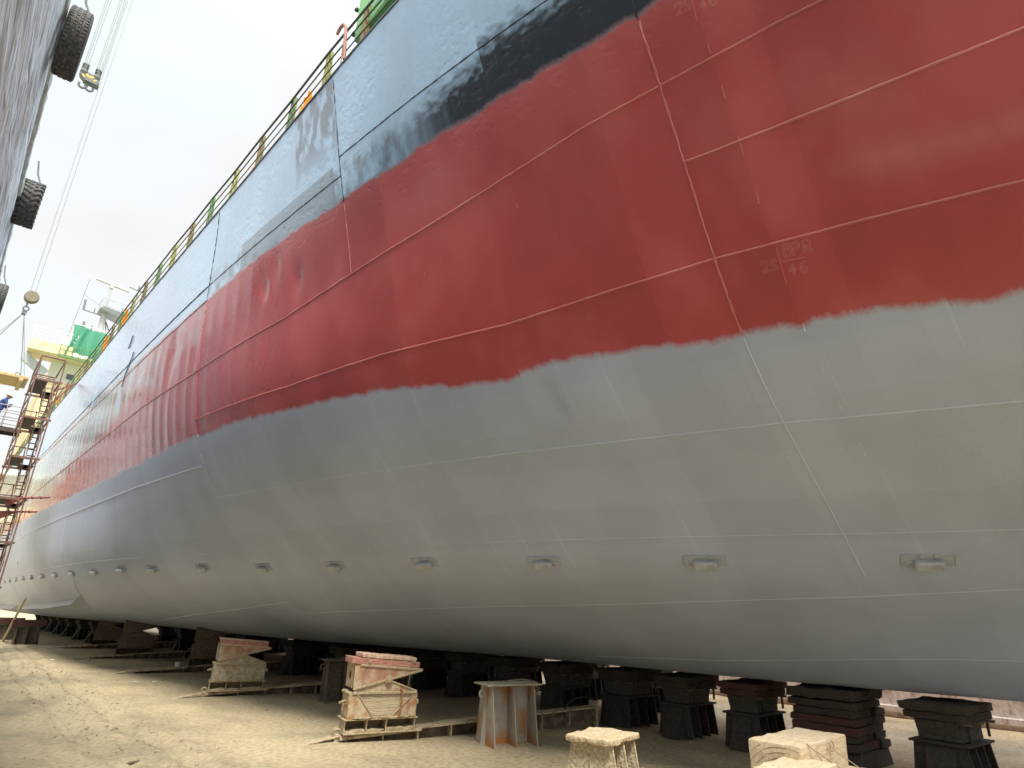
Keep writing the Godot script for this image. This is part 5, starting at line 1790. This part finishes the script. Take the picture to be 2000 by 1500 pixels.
func tower():
	var t := thing("scaffold_tower", "tall rust-brown scaffold stair tower leaning past the far hull", "scaffold")
	var x0 := 1.42
	var x1 := 2.32
	var z0 := -33.6
	var z1 := -36.8
	for x in [x0, x1]:
		for z in [z0, z1]:
			var mb := MB.new()
			mb.rod(Vector3(x, 0, z), Vector3(x, 12.6, z), 0.03, 8)
			obj("post", mb, M.scaffold, t)
	var lv := [11.5, 9.72, 7.95, 6.18, 4.4, 2.63]
	for k in lv.size():
		var y: float = lv[k]
		var mb := MB.new()
		for z in [z0, z1]:
			mb.beam(Vector3(x0 - 0.08, y, z), Vector3(x1 + 0.1, y, z), 0.07, 0.09)
		for x in [x0, x1]:
			mb.beam(Vector3(x, y, z0), Vector3(x, y, z1), 0.06, 0.08)
		obj("landing_frame", mb, M.scaffold, t)
		mb = MB.new()
		mb.bx(Vector3(x0 + 0.26, y + 0.05, (z0 + z1) * 0.5 + 0.1), Vector3(0.46, 0.03, 2.7))
		obj("deck_plate", mb, M.scaffold_dark, t)
		mb = MB.new()
		for s in [[0.60, 0.18], [0.8, 0.12]]:
			mb.bx(Vector3(x0 + s[0] + 0.05, y + 0.05, z1 + 0.5), Vector3(0.34, 0.03, 0.9))
		obj("deck_plate", mb, M.scaffold_dark, t)
		# handrails
		mb = MB.new()
		for hgt in [0.5, 1.0]:
			mb.rod(Vector3(x0, y + hgt, z0), Vector3(x0, y + hgt, z1), 0.024)
			mb.rod(Vector3(x1, y + hgt, z1), Vector3(x1, y + hgt, z1 + 1.1), 0.024)
			mb.rod(Vector3(x0, y + hgt, z1), Vector3(x1, y + hgt, z1), 0.024)
		obj("guard_rail", mb, M.scaffold, t)
		# the flight down to the next landing
		mb = MB.new()
		var low: float = y - 1.77
		for x in [x0 + 0.52, x1 - 0.06]:
			mb.beam(Vector3(x, y, z1 + 0.9), Vector3(x, low, z0 - 0.2), 0.02, 0.075)
			mb.rod(Vector3(x, y + 0.85, z1 + 0.9), Vector3(x, low + 0.85, z0 - 0.2), 0.022)
			for q in 3:
				var f := 0.15 + 0.35 * q
				var pz := lerpf(z1 + 0.9, z0 - 0.2, f)
				var py := lerpf(y, low, f)
				mb.rod(Vector3(x, py, pz), Vector3(x, py + 0.85, pz), 0.018)
		obj("stair_stringer", mb, M.scaffold, t)
		for q in 5:
			var f := (q + 0.5) / 5.0
			mb = MB.new()
			mb.bx(Vector3((x0 + 0.52 + x1 - 0.06) * 0.5, lerpf(y, low, f), lerpf(z1 + 0.9, z0 - 0.2, f)), Vector3(x1 - x0 - 0.6, 0.025, 0.12))
			obj("tread", mb, M.scaffold_dark, t)
	# top hoops
	var mb := MB.new()
	mb.rod(Vector3(x0, 12.6, z0), Vector3(x1, 12.6, z0), 0.04)
	mb.rod(Vector3(x0, 12.6, z1), Vector3(x1, 12.6, z1), 0.04)
	mb.rod(Vector3(x0, 12.6, z0), Vector3(x0, 12.6, z1), 0.03)
	mb.rod(Vector3(x1, 12.6, z0), Vector3(x1, 12.6, z1), 0.03)
	obj("top_frame", mb, M.scaffold, t)
	# struts from the tower to the ship
	for e in [[Vector3(1.3, 6.3, -35.4), Vector3(3.02, 6.22, -32.2), 1], [Vector3(1.3, 5.85, -36.6), Vector3(2.9, 5.8, -34.2), 1], [Vector3(2.3, 11.45, -35.0), Vector3(3.1, 12.3, -36.0), 0], [Vector3(2.3, 10.9, -36.0), Vector3(3.1, 12.45, -36.6), 0]]:
		mb = MB.new()
		mb.rod(e[0], e[1], 0.038, 8)
		if e[2] == 1:
			for f in [0.45, 0.7, 0.85]:
				var p: Vector3 = e[0].lerp(e[1], f)
				mb.rod(p - Vector3(0.02, 0, -0.04), p + Vector3(0.02, 0, -0.04), 0.06, 8)
			var d: Vector3 = (e[1] - e[0])
			mb.tri(e[0] + d * 0.28, e[0] + d * 0.62 + Vector3(0, -0.03, 0), e[0] + d * 0.28 + Vector3(0, -0.35, 0), Vector3(0, 0, 1))
		obj("strut", mb, M.scaffold_red, t)

func walkway():
	var t := thing("walkway", "steel gangway platform with tube railings leading to the scaffold tower", "gangway")
	var mb := MB.new()
	mb.bx(Vector3(0.3, 9.93, -38.1), Vector3(2.7, 0.06, 1.0), 0.01)
	obj("deck_grating", mb, M.scaffold_dark, t)
	mb = MB.new()
	for z in [-37.6, -38.6]:
		mb.beam(Vector3(-1.1, 9.83, z), Vector3(1.7, 9.83, z), 0.06, 0.16)
	for k in 6:
		mb.beam(Vector3(-0.8 + k * 0.48, 9.86, -37.6), Vector3(-0.8 + k * 0.48, 9.86, -38.6), 0.05, 0.07)
	mb.rod(Vector3(-0.9, 7.6, -38.1), Vector3(0.9, 9.8, -38.1), 0.08, 8)
	obj("carrier_beam", mb, M.scaffold_dark, t)
	mb = MB.new()
	for z in [-37.58, -38.62]:
		for k in 4:
			var x := -0.55 + k * 0.72
			mb.rod(Vector3(x, 9.95, z), Vector3(x, 11.0, z), 0.026)
		for y in [10.3, 10.65, 11.0]:
			mb.rod(Vector3(-0.6, y, z), Vector3(1.65, y, z), 0.022)
	obj("tube_railing", mb, M.galv, t)
	worker(Vector3(0.6, 9.96, -38.05))

# a figure meshed as one surface from tapered capsules (surface nets)
func worker(at: Vector3):
	var t := thing("person", "worker in blue overalls and pale helmet leaning on the gangway rail", "person", at, 0.0)
	# bones: a, b, ra, rb, colour index (0 overalls, 1 skin, 2 boots)
	var hip := Vector3(0, 0.88, 0)
	var chest := Vector3(0.10, 1.24, 0.02)
	var neck := Vector3(0.17, 1.44, 0.03)
	var head := Vector3(0.24, 1.57, 0.04)
	var B := [
		[hip, chest, 0.145, 0.165, 0], [chest, neck, 0.15, 0.07, 0], [chest + Vector3(0, 0.08, 0.15), chest + Vector3(0, 0.08, -0.15), 0.085, 0.085, 0], [neck, head, 0.06, 0.065, 1], [head + Vector3(-0.02, 0.02, 0), head + Vector3(0.035, -0.015, 0), 0.098, 0.085, 1], [head + Vector3(0.09, -0.02, 0), head + Vector3(0.115, -0.035, 0), 0.018, 0.014, 1],
		[hip + Vector3(0, 0, 0.09), Vector3(0.05, 0.48, 0.10), 0.10, 0.07, 0], [Vector3(0.05, 0.48, 0.10), Vector3(-0.02, 0.10, 0.11), 0.07, 0.055, 0], [Vector3(-0.02, 0.06, 0.11), Vector3(0.14, 0.04, 0.12), 0.055, 0.04, 2],
		[hip + Vector3(0, 0, -0.09), Vector3(-0.03, 0.48, -0.10), 0.10, 0.07, 0], [Vector3(-0.03, 0.48, -0.10), Vector3(-0.12, 0.10, -0.11), 0.07, 0.055, 0], [Vector3(-0.12, 0.06, -0.11), Vector3(0.04, 0.04, -0.12), 0.055, 0.04, 2],
		[chest + Vector3(0.02, 0.10, 0.19), Vector3(0.24, 1.06, 0.27), 0.06, 0.048, 0], [Vector3(0.24, 1.06, 0.27), Vector3(0.40, 1.12, 0.40), 0.046, 0.034, 0], [Vector3(0.41, 1.12, 0.41), Vector3(0.46, 1.11, 0.46), 0.034, 0.026, 1],
		[chest + Vector3(0.02, 0.10, -0.19), Vector3(0.26, 1.05, -0.22), 0.06, 0.048, 0], [Vector3(0.26, 1.05, -0.22), Vector3(0.42, 1.16, -0.08), 0.046, 0.034, 0], [Vector3(0.43, 1.16, -0.07), Vector3(0.46, 1.16, 0.02), 0.034, 0.026, 1],
	]
	var cs := 0.026
	var lo := Vector3(-0.32, -0.04, -0.40)
	var n := Vector3i(36, 68, 40)
	var nx := n.x + 1
	var ny := n.y + 1
	var F := PackedFloat32Array()
	F.resize(nx * ny * (n.z + 1))
	F.fill(1.0)
	var best := PackedFloat32Array()
	best.resize(F.size())
	best.fill(9.0)
	var cid := PackedByteArray()
	cid.resize(F.size())
	for bo in B:
		var a: Vector3 = bo[0]
		var b: Vector3 = bo[1]
		var m: float = maxf(bo[2], bo[3]) + 0.09
		var mn := ((a.min(b) - Vector3.ONE * m - lo) / cs).floor()
		var mx := ((a.max(b) + Vector3.ONE * m - lo) / cs).ceil()
		var ab := b - a
		var l2 := maxf(ab.length_squared(), 1e-6)
		for k in range(maxi(0, int(mn.z)), mini(n.z, int(mx.z)) + 1):
			for j in range(maxi(0, int(mn.y)), mini(n.y, int(mx.y)) + 1):
				for i in range(maxi(0, int(mn.x)), mini(n.x, int(mx.x)) + 1):
					var p := lo + Vector3(i, j, k) * cs
					var tt := clampf((p - a).dot(ab) / l2, 0.0, 1.0)
					var d: float = (p - a - ab * tt).length() - lerpf(bo[2], bo[3], tt)
					var id := i + nx * (j + ny * k)
					if d < best[id]:
						best[id] = d
						cid[id] = bo[4]
					var f := F[id]
					var kk := 0.035
					var hh := clampf(0.5 + 0.5 * (f - d) / kk, 0.0, 1.0)
					F[id] = lerpf(f, d, hh) - kk * hh * (1.0 - hh)
	var vid := {}
	var V := PackedVector3Array()
	var C := PackedColorArray()
	var pal := [Color(0.035, 0.06, 0.19), Color(0.36, 0.22, 0.15), Color(0.03, 0.028, 0.025)]
	for k in n.z:
		for j in n.y:
			for i in n.x:
				var sum := Vector3.ZERO
				var c := 0
				var id := i + nx * (j + ny * k)
				var v := [F[id], F[id + 1], F[id + nx], F[id + nx + 1], F[id + nx * ny], F[id + nx * ny + 1], F[id + nx * ny + nx], F[id + nx * ny + nx + 1]]
				var neg := 0
				for q in 8: neg += int(v[q] < 0.0)
				if neg == 0 or neg == 8: continue
				for e in [[0, 1], [2, 3], [4, 5], [6, 7], [0, 2], [1, 3], [4, 6], [5, 7], [0, 4], [1, 5], [2, 6], [3, 7]]:
					if (v[e[0]] < 0.0) != (v[e[1]] < 0.0):
						var f: float = v[e[0]] / (v[e[0]] - v[e[1]])
						var pa := Vector3(e[0] & 1, (e[0] >> 1) & 1, e[0] >> 2)
						var pb := Vector3(e[1] & 1, (e[1] >> 1) & 1, e[1] >> 2)
						sum += pa.lerp(pb, f)
						c += 1
				vid[id] = V.size()
				V.append(lo + (Vector3(i, j, k) + sum / c) * cs)
				C.append(pal[cid[id]])
	var st := SurfaceTool.new()
	st.begin(Mesh.PRIMITIVE_TRIANGLES)
	st.set_smooth_group(0)
	var emit := func(q: Array, flip: bool):
		var o := [0, 1, 2, 0, 2, 3] if not flip else [0, 2, 1, 0, 3, 2]
		for w in o:
			st.set_color(C[q[w]])
			st.add_vertex(V[q[w]])
	var dx := 1
	var dy := nx
	var dz := nx * ny
	for id in vid.keys():
		for ax in [[dx, dy, dz], [dy, dz, dx], [dz, dx, dy]]:
			var a: float = F[id]
			var b: float = F[id + ax[0]]
			if (a < 0.0) != (b < 0.0):
				var q := [id, id - ax[1], id - ax[1] - ax[2], id - ax[2]]
				if vid.has(q[1]) and vid.has(q[2]) and vid.has(q[3]):
					emit.call([vid[q[0]], vid[q[1]], vid[q[2]], vid[q[3]]], a < 0.0)
	st.generate_normals()
	var o := MeshInstance3D.new()
	o.name = "body"
	o.mesh = st.commit()
	o.material_override = M.person
	t.add_child(o)
	var mb := MB.new()
	mb.lathe(PackedVector2Array([Vector2(0.155, -0.01), Vector2(0.15, 0.005), Vector2(0.125, 0.02), Vector2(0.118, 0.07), Vector2(0.085, 0.115), Vector2(0.0, 0.135)]), 20, Transform3D(Basis(Vector3(0, 0, 1), -0.25), head + Vector3(0.005, 0.045, 0)))
	obj("helmet", mb, M.helmet, t)

var noise_r := FastNoiseLite.new()

func materials():
	bump_fine = ntex([], [], 0.03, 5, 3)
	bump_wood = ntex([], [], 0.02, 4, 8)
	var o := [0.25, 0.5, 0.75]
	M.ground = worn([[0.31, 0.24, 0.14], [0.40, 0.33, 0.205], [0.46, 0.39, 0.25]], [0.22, 0.5, 0.78], 0.95, Vector3(0.30, 0.3, 0.36), 0.045, 0.35, 21, ntex([], [], 0.16, 3, 77))
	M.keel_grey = flat(0.22, 0.24, 0.27, 0.4)
	M.paper = flat(0.7, 0.69, 0.66, 0.8)
	M.ground.vertex_color_use_as_albedo = true
	M.grit = flat(0.38, 0.31, 0.21, 0.95)
	M.sand = worn([[0.34, 0.265, 0.16], [0.46, 0.38, 0.25]], [0.3, 0.7], 0.95, Vector3.ONE * 1.5, 0.02, 1.0, 5)
	M.shaded_rail_web = worn([[0.12, 0.085, 0.06], [0.22, 0.17, 0.115]], [0.3, 0.7], 0.9, Vector3.ONE * 0.5, 0.015, 0.3, 61)  # recess shade under the flange put into the web colour
	M.dusty_steel = worn([[0.26, 0.17, 0.10], [0.42, 0.34, 0.225], [0.50, 0.42, 0.295]], [0.2, 0.42, 0.8], 0.85, Vector3.ONE * 0.6, 0.02, 0.5, 31)
	M.rust_dust = worn([[0.36, 0.19, 0.09], [0.42, 0.32, 0.20], [0.50, 0.42, 0.29]], [0.22, 0.45, 0.8], 0.88, Vector3.ONE * 0.6, 0.012, 0.7, 32)
	M.rust_red = worn([[0.33, 0.17, 0.10], [0.39, 0.25, 0.165], [0.47, 0.37, 0.25]], [0.22, 0.5, 0.85], 0.85, Vector3.ONE * 0.5, 0.012, 0.6, 33)
	M.rust_orange = flat(0.33, 0.15, 0.06, 0.85)
	M.dusty_block = worn([[0.30, 0.25, 0.16], [0.36, 0.32, 0.23], [0.45, 0.38, 0.27]], [0.3, 0.5, 0.7], 0.9, Vector3.ONE * 0.7, 0.015, 0.5, 34)
	M.shaded_block = worn([[0.10, 0.06, 0.045], [0.15, 0.11, 0.08], [0.20, 0.155, 0.11]], o, 0.9, Vector3.ONE * 1.0, 0.02, 0.6, 35)  # bilge block steel with the under-hull shade mixed into its colour
	M.wood_dusty = worn([[0.36, 0.29, 0.19], [0.50, 0.42, 0.28], [0.58, 0.50, 0.35]], o, 0.9, Vector3(0.25, 4.0, 4.0), 0.02, 1.0, 36, bump_wood)
	M.wood_red = worn([[0.36, 0.15, 0.11], [0.45, 0.22, 0.17], [0.50, 0.34, 0.24]], [0.3, 0.55, 0.85], 0.85, Vector3(0.5, 3.0, 3.0), 0.02, 0.7, 37)
	M.wood_red_dusty = worn([[0.44, 0.24, 0.18], [0.52, 0.36, 0.27], [0.58, 0.49, 0.36]], [0.25, 0.5, 0.75], 0.9, Vector3(1.0, 2.0, 2.0), 0.02, 0.7, 38)
	M.new_wood = worn([[0.45, 0.34, 0.22], [0.52, 0.42, 0.285], [0.57, 0.48, 0.335]], o, 0.9, Vector3(0.35, 2.2, 2.2), 0.02, 0.3, 39, bump_wood)
	M.wood_ring = flat(0.47, 0.36, 0.24, 0.9)
	M.wire = flat(0.30, 0.24, 0.17, 0.7)
	M.rib_steel = worn([[0.40, 0.17, 0.06], [0.34, 0.27, 0.20], [0.38, 0.37, 0.34]], [0.24, 0.38, 0.7], 0.75, Vector3(0.35, 0.22, 0.35), 0.008, 0.3, 40)
	M.rib_top = worn([[0.30, 0.27, 0.2], [0.44, 0.38, 0.28]], [0.3, 0.7], 0.85, Vector3.ONE, 0.02, 0.4, 41)
	M.shaded_rib = worn([[0.11, 0.085, 0.065], [0.17, 0.14, 0.105]], [0.3, 0.7], 0.85, Vector3.ONE, 0.02, 0.4, 42)  # shaded copy of the stand steel, darkened in the colour
	M.crusted = worn([[0.34, 0.27, 0.18], [0.44, 0.37, 0.25], [0.52, 0.46, 0.33]], o, 0.95, Vector3.ONE * 1.4, 0.03, 1.2, 43)
	M.crust_top = worn([[0.40, 0.31, 0.19], [0.53, 0.44, 0.29]], [0.3, 0.7], 0.95, Vector3.ONE * 1.2, 0.03, 1.4, 44)
	M.shaded_steel = worn([[0.035, 0.03, 0.026], [0.06, 0.052, 0.045]], [0.3, 0.7], 0.85, Vector3.ONE, 0.02, 0.4, 45)  # these keel block colours carry the under-hull shade, down to the red timber
	M.shaded_concrete = worn([[0.05, 0.045, 0.04], [0.09, 0.08, 0.07]], [0.3, 0.7], 0.95, Vector3.ONE, 0.02, 1.0, 46)
	M.shaded_wood = worn([[0.035, 0.028, 0.022], [0.08, 0.062, 0.048]], [0.3, 0.7], 0.95, Vector3(0.7, 3.0, 3.0), 0.02, 1.0, 47)
	M.shaded_wood_pale = worn([[0.10, 0.08, 0.055], [0.17, 0.135, 0.095]], [0.3, 0.7], 0.9, Vector3(1, 3, 3), 0.02, 0.4, 62)
	M.shaded_wood_red = worn([[0.10, 0.028, 0.026], [0.07, 0.05, 0.04]], [0.4, 0.6], 0.95, Vector3(0.7, 2.0, 2.0), 0.02, 1.0, 48)
	M.wall = worn([[0.33, 0.38, 0.42], [0.56, 0.62, 0.67], [0.66, 0.72, 0.75]], [0.22, 0.42, 0.75], 0.9, Vector3(0.5, 0.9, 0.055), 0.02, 2.0, 49)
	M.wall_lip = worn([[0.42, 0.45, 0.42], [0.56, 0.59, 0.55]], [0.3, 0.7], 0.9, Vector3(0.5, 0.9, 0.2), 0.02, 1.5, 50)
	M.far_wall = worn([[0.34, 0.29, 0.25], [0.52, 0.49, 0.45], [0.60, 0.58, 0.54]], [0.16, 0.36, 0.8], 0.7, Vector3(0.5, 0.35, 0.7), 0.015, 0.8, 51)
	M.red_dust = flat(0.40, 0.10, 0.085, 0.8)
	# weld glints put into the colour: red and grey beads lightened, topside darkened
	for e in [["bead_red", 1.25, 2.3, 2.2], ["bead_grey", 1.28, 1.24, 1.15], ["bead_top", 0.12, 0.11, 0.10]]:
		var m: StandardMaterial3D = M.hull_near.duplicate()
		m.heightmap_enabled = false
		m.roughness_texture = null
		m.clearcoat_enabled = false
		m.roughness = 0.4
		m.albedo_color = lin(e[1], e[2], e[3])
		M[e[0]] = m
	M.grey_plain = flat(0.40, 0.43, 0.46, 0.5)
	M.grey_gloss = flat(0.36, 0.378, 0.39, 0.3)
	M.red_plain = flat(0.40, 0.05, 0.042, 0.4)
	M.zinc = worn([[0.34, 0.36, 0.37], [0.44, 0.47, 0.50]], [0.35, 0.65], 0.34, Vector3.ONE * 0.8, 0.01, 0.0, 52)
	M.deck_green = flat(0.06, 0.2, 0.09, 0.6)
	M.rail_dark = flat(0.07, 0.065, 0.06, 0.5)
	M.rail_green = worn([[0.20, 0.14, 0.06], [0.11, 0.22, 0.08], [0.14, 0.28, 0.11]], [0.24, 0.4, 0.8], 0.6, Vector3.ONE, 0.02, 0.2, 53)
	M.rail_green_rusty = worn([[0.20, 0.08, 0.05], [0.26, 0.17, 0.09], [0.20, 0.24, 0.08]], [0.34, 0.5, 0.7], 0.7, Vector3.ONE, 0.02, 0.2, 54)
	M.rail_olive = worn([[0.24, 0.12, 0.06], [0.30, 0.31, 0.09], [0.36, 0.36, 0.12]], [0.28, 0.42, 0.8], 0.7, Vector3.ONE, 0.02, 0.2, 55)
	M.green_bright = flat(0.20, 0.46, 0.17, 0.5)
	M.net_green = flat(0.06, 0.24, 0.15, 0.8)
	M.net_green.backlight_enabled = true
	M.net_green.backlight = lin(0.05, 0.2, 0.13)
	M.cream = worn([[0.50, 0.36, 0.16], [0.66, 0.56, 0.32], [0.72, 0.65, 0.42]], [0.2, 0.4, 0.8], 0.6, Vector3(0.35, 0.12, 0.35), 0.02, 0.0, 56)
	M.white_steel = flat(0.72, 0.73, 0.70, 0.5)
	M.mast_grey = flat(0.15, 0.17, 0.175, 0.5)
	M.mast_white = flat(0.40, 0.42, 0.42, 0.5)
	M.glass = flat(0.06, 0.08, 0.09, 0.12)
	M.rubber = worn([[0.03, 0.03, 0.03], [0.075, 0.072, 0.066], [0.15, 0.14, 0.12]], [0.3, 0.55, 0.85], 0.8, Vector3.ONE * 1.2, 0.02, 0.4, 57)
	M.dark_rubber = flat(0.05, 0.05, 0.05, 0.7)
	M.rope = flat(0.10, 0.10, 0.12, 0.8)
	M.hook_grey = flat(0.11, 0.12, 0.12, 0.5)
	M.hook_brown = worn([[0.14, 0.11, 0.08], [0.26, 0.22, 0.16]], [0.35, 0.65], 0.7, Vector3.ONE * 1.5, 0.02, 0.0, 58)
	M.yellow = flat(0.72, 0.42, 0.03, 0.5)
	M.wire_pale = flat(0.30, 0.32, 0.34, 0.6)
	M.sling = flat(0.22, 0.24, 0.25, 0.6)
	M.pallet = worn([[0.40, 0.28, 0.12], [0.55, 0.42, 0.2]], [0.3, 0.7], 0.85, Vector3(0.4, 2, 2), 0.02, 0.6, 59)
	M.orange = flat(0.80, 0.30, 0.02, 0.8)
	M.orange.backlight_enabled = true
	M.orange.backlight = lin(0.5, 0.2, 0.02)
	M.rag = flat(0.42, 0.22, 0.17, 0.9)
	M.scaffold = worn([[0.13, 0.07, 0.05], [0.25, 0.145, 0.10]], [0.3, 0.7], 0.8, Vector3.ONE, 0.03, 0.0, 60)
	M.scaffold_dark = flat(0.07, 0.05, 0.045, 0.8)
	M.scaffold_red = flat(0.24, 0.06, 0.05, 0.7)
	M.galv = flat(0.35, 0.33, 0.31, 0.6)
	M.helmet = flat(0.72, 0.66, 0.42, 0.45)
	M.leaf = flat(0.12, 0.07, 0.04, 0.8)
	M.person = StandardMaterial3D.new()
	M.person.vertex_color_use_as_albedo = true
	M.person.roughness = 0.85

func _ready():
	# camera: 63.8 degrees, tilted up 20 degrees, looking across and along the hull
	var cam := Camera3D.new()
	cam.name = "camera"
	cam.fov = 63.78
	cam.near = 0.05
	cam.far = 4000.0
	cam.transform = Transform3D(Basis(Vector3(0.73920, 0.02596, 0.67299), Vector3(-0.25211, 0.93727, 0.24077), Vector3(-0.62452, -0.34764, 0.69937)), Vector3(0, 2.2, 0))
	add_child(cam)
	cam.current = true
	# bright overcast sky
	noise_a.frequency = 0.01
	noise_a.seed = 3
	noise_a.fractal_octaves = 3
	noise_b.frequency = 0.01
	noise_b.seed = 8
	noise_b.fractal_octaves = 3
	noise_r.frequency = 1.0
	noise_r.seed = 2
	noise_r.fractal_octaves = 3
	var env := Environment.new()
	env.background_mode = Environment.BG_SKY
	var sky := Sky.new()
	sky.sky_material = sky_panorama()
	env.sky = sky
	env.background_energy_multiplier = 1.0
	env.tonemap_mode = Environment.TONE_MAPPER_LINEAR
	env.tonemap_exposure = 5.0
	env.sdfgi_enabled = true
	env.ssao_enabled = true
	env.ssil_enabled = true
	var we := WorldEnvironment.new()
	we.name = "world_environment"
	we.environment = env
	add_child(we)
	# the sun through thin cloud
	var sun := DirectionalLight3D.new()
	sun.name = "sun"
	sun.light_energy = 0.36
	sun.light_color = Color(1.0, 0.97, 0.91)
	sun.light_angular_distance = 16.0
	sun.shadow_enabled = true
	add_child(sun)
	sun.look_at_from_position(Vector3.ZERO, -Vector3(-0.22, 0.85, 0.46))
	# paint and materials
	M.hull_near = hull_paint(1.7, 18.0, 1536, 1024, 70)
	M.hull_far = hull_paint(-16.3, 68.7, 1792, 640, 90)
	materials()
	# large structure
	build_ground()
	build_walls()
	build_ship()
	# blocks, rails and the rest
	build_blocks()
	vary()
	build_air()
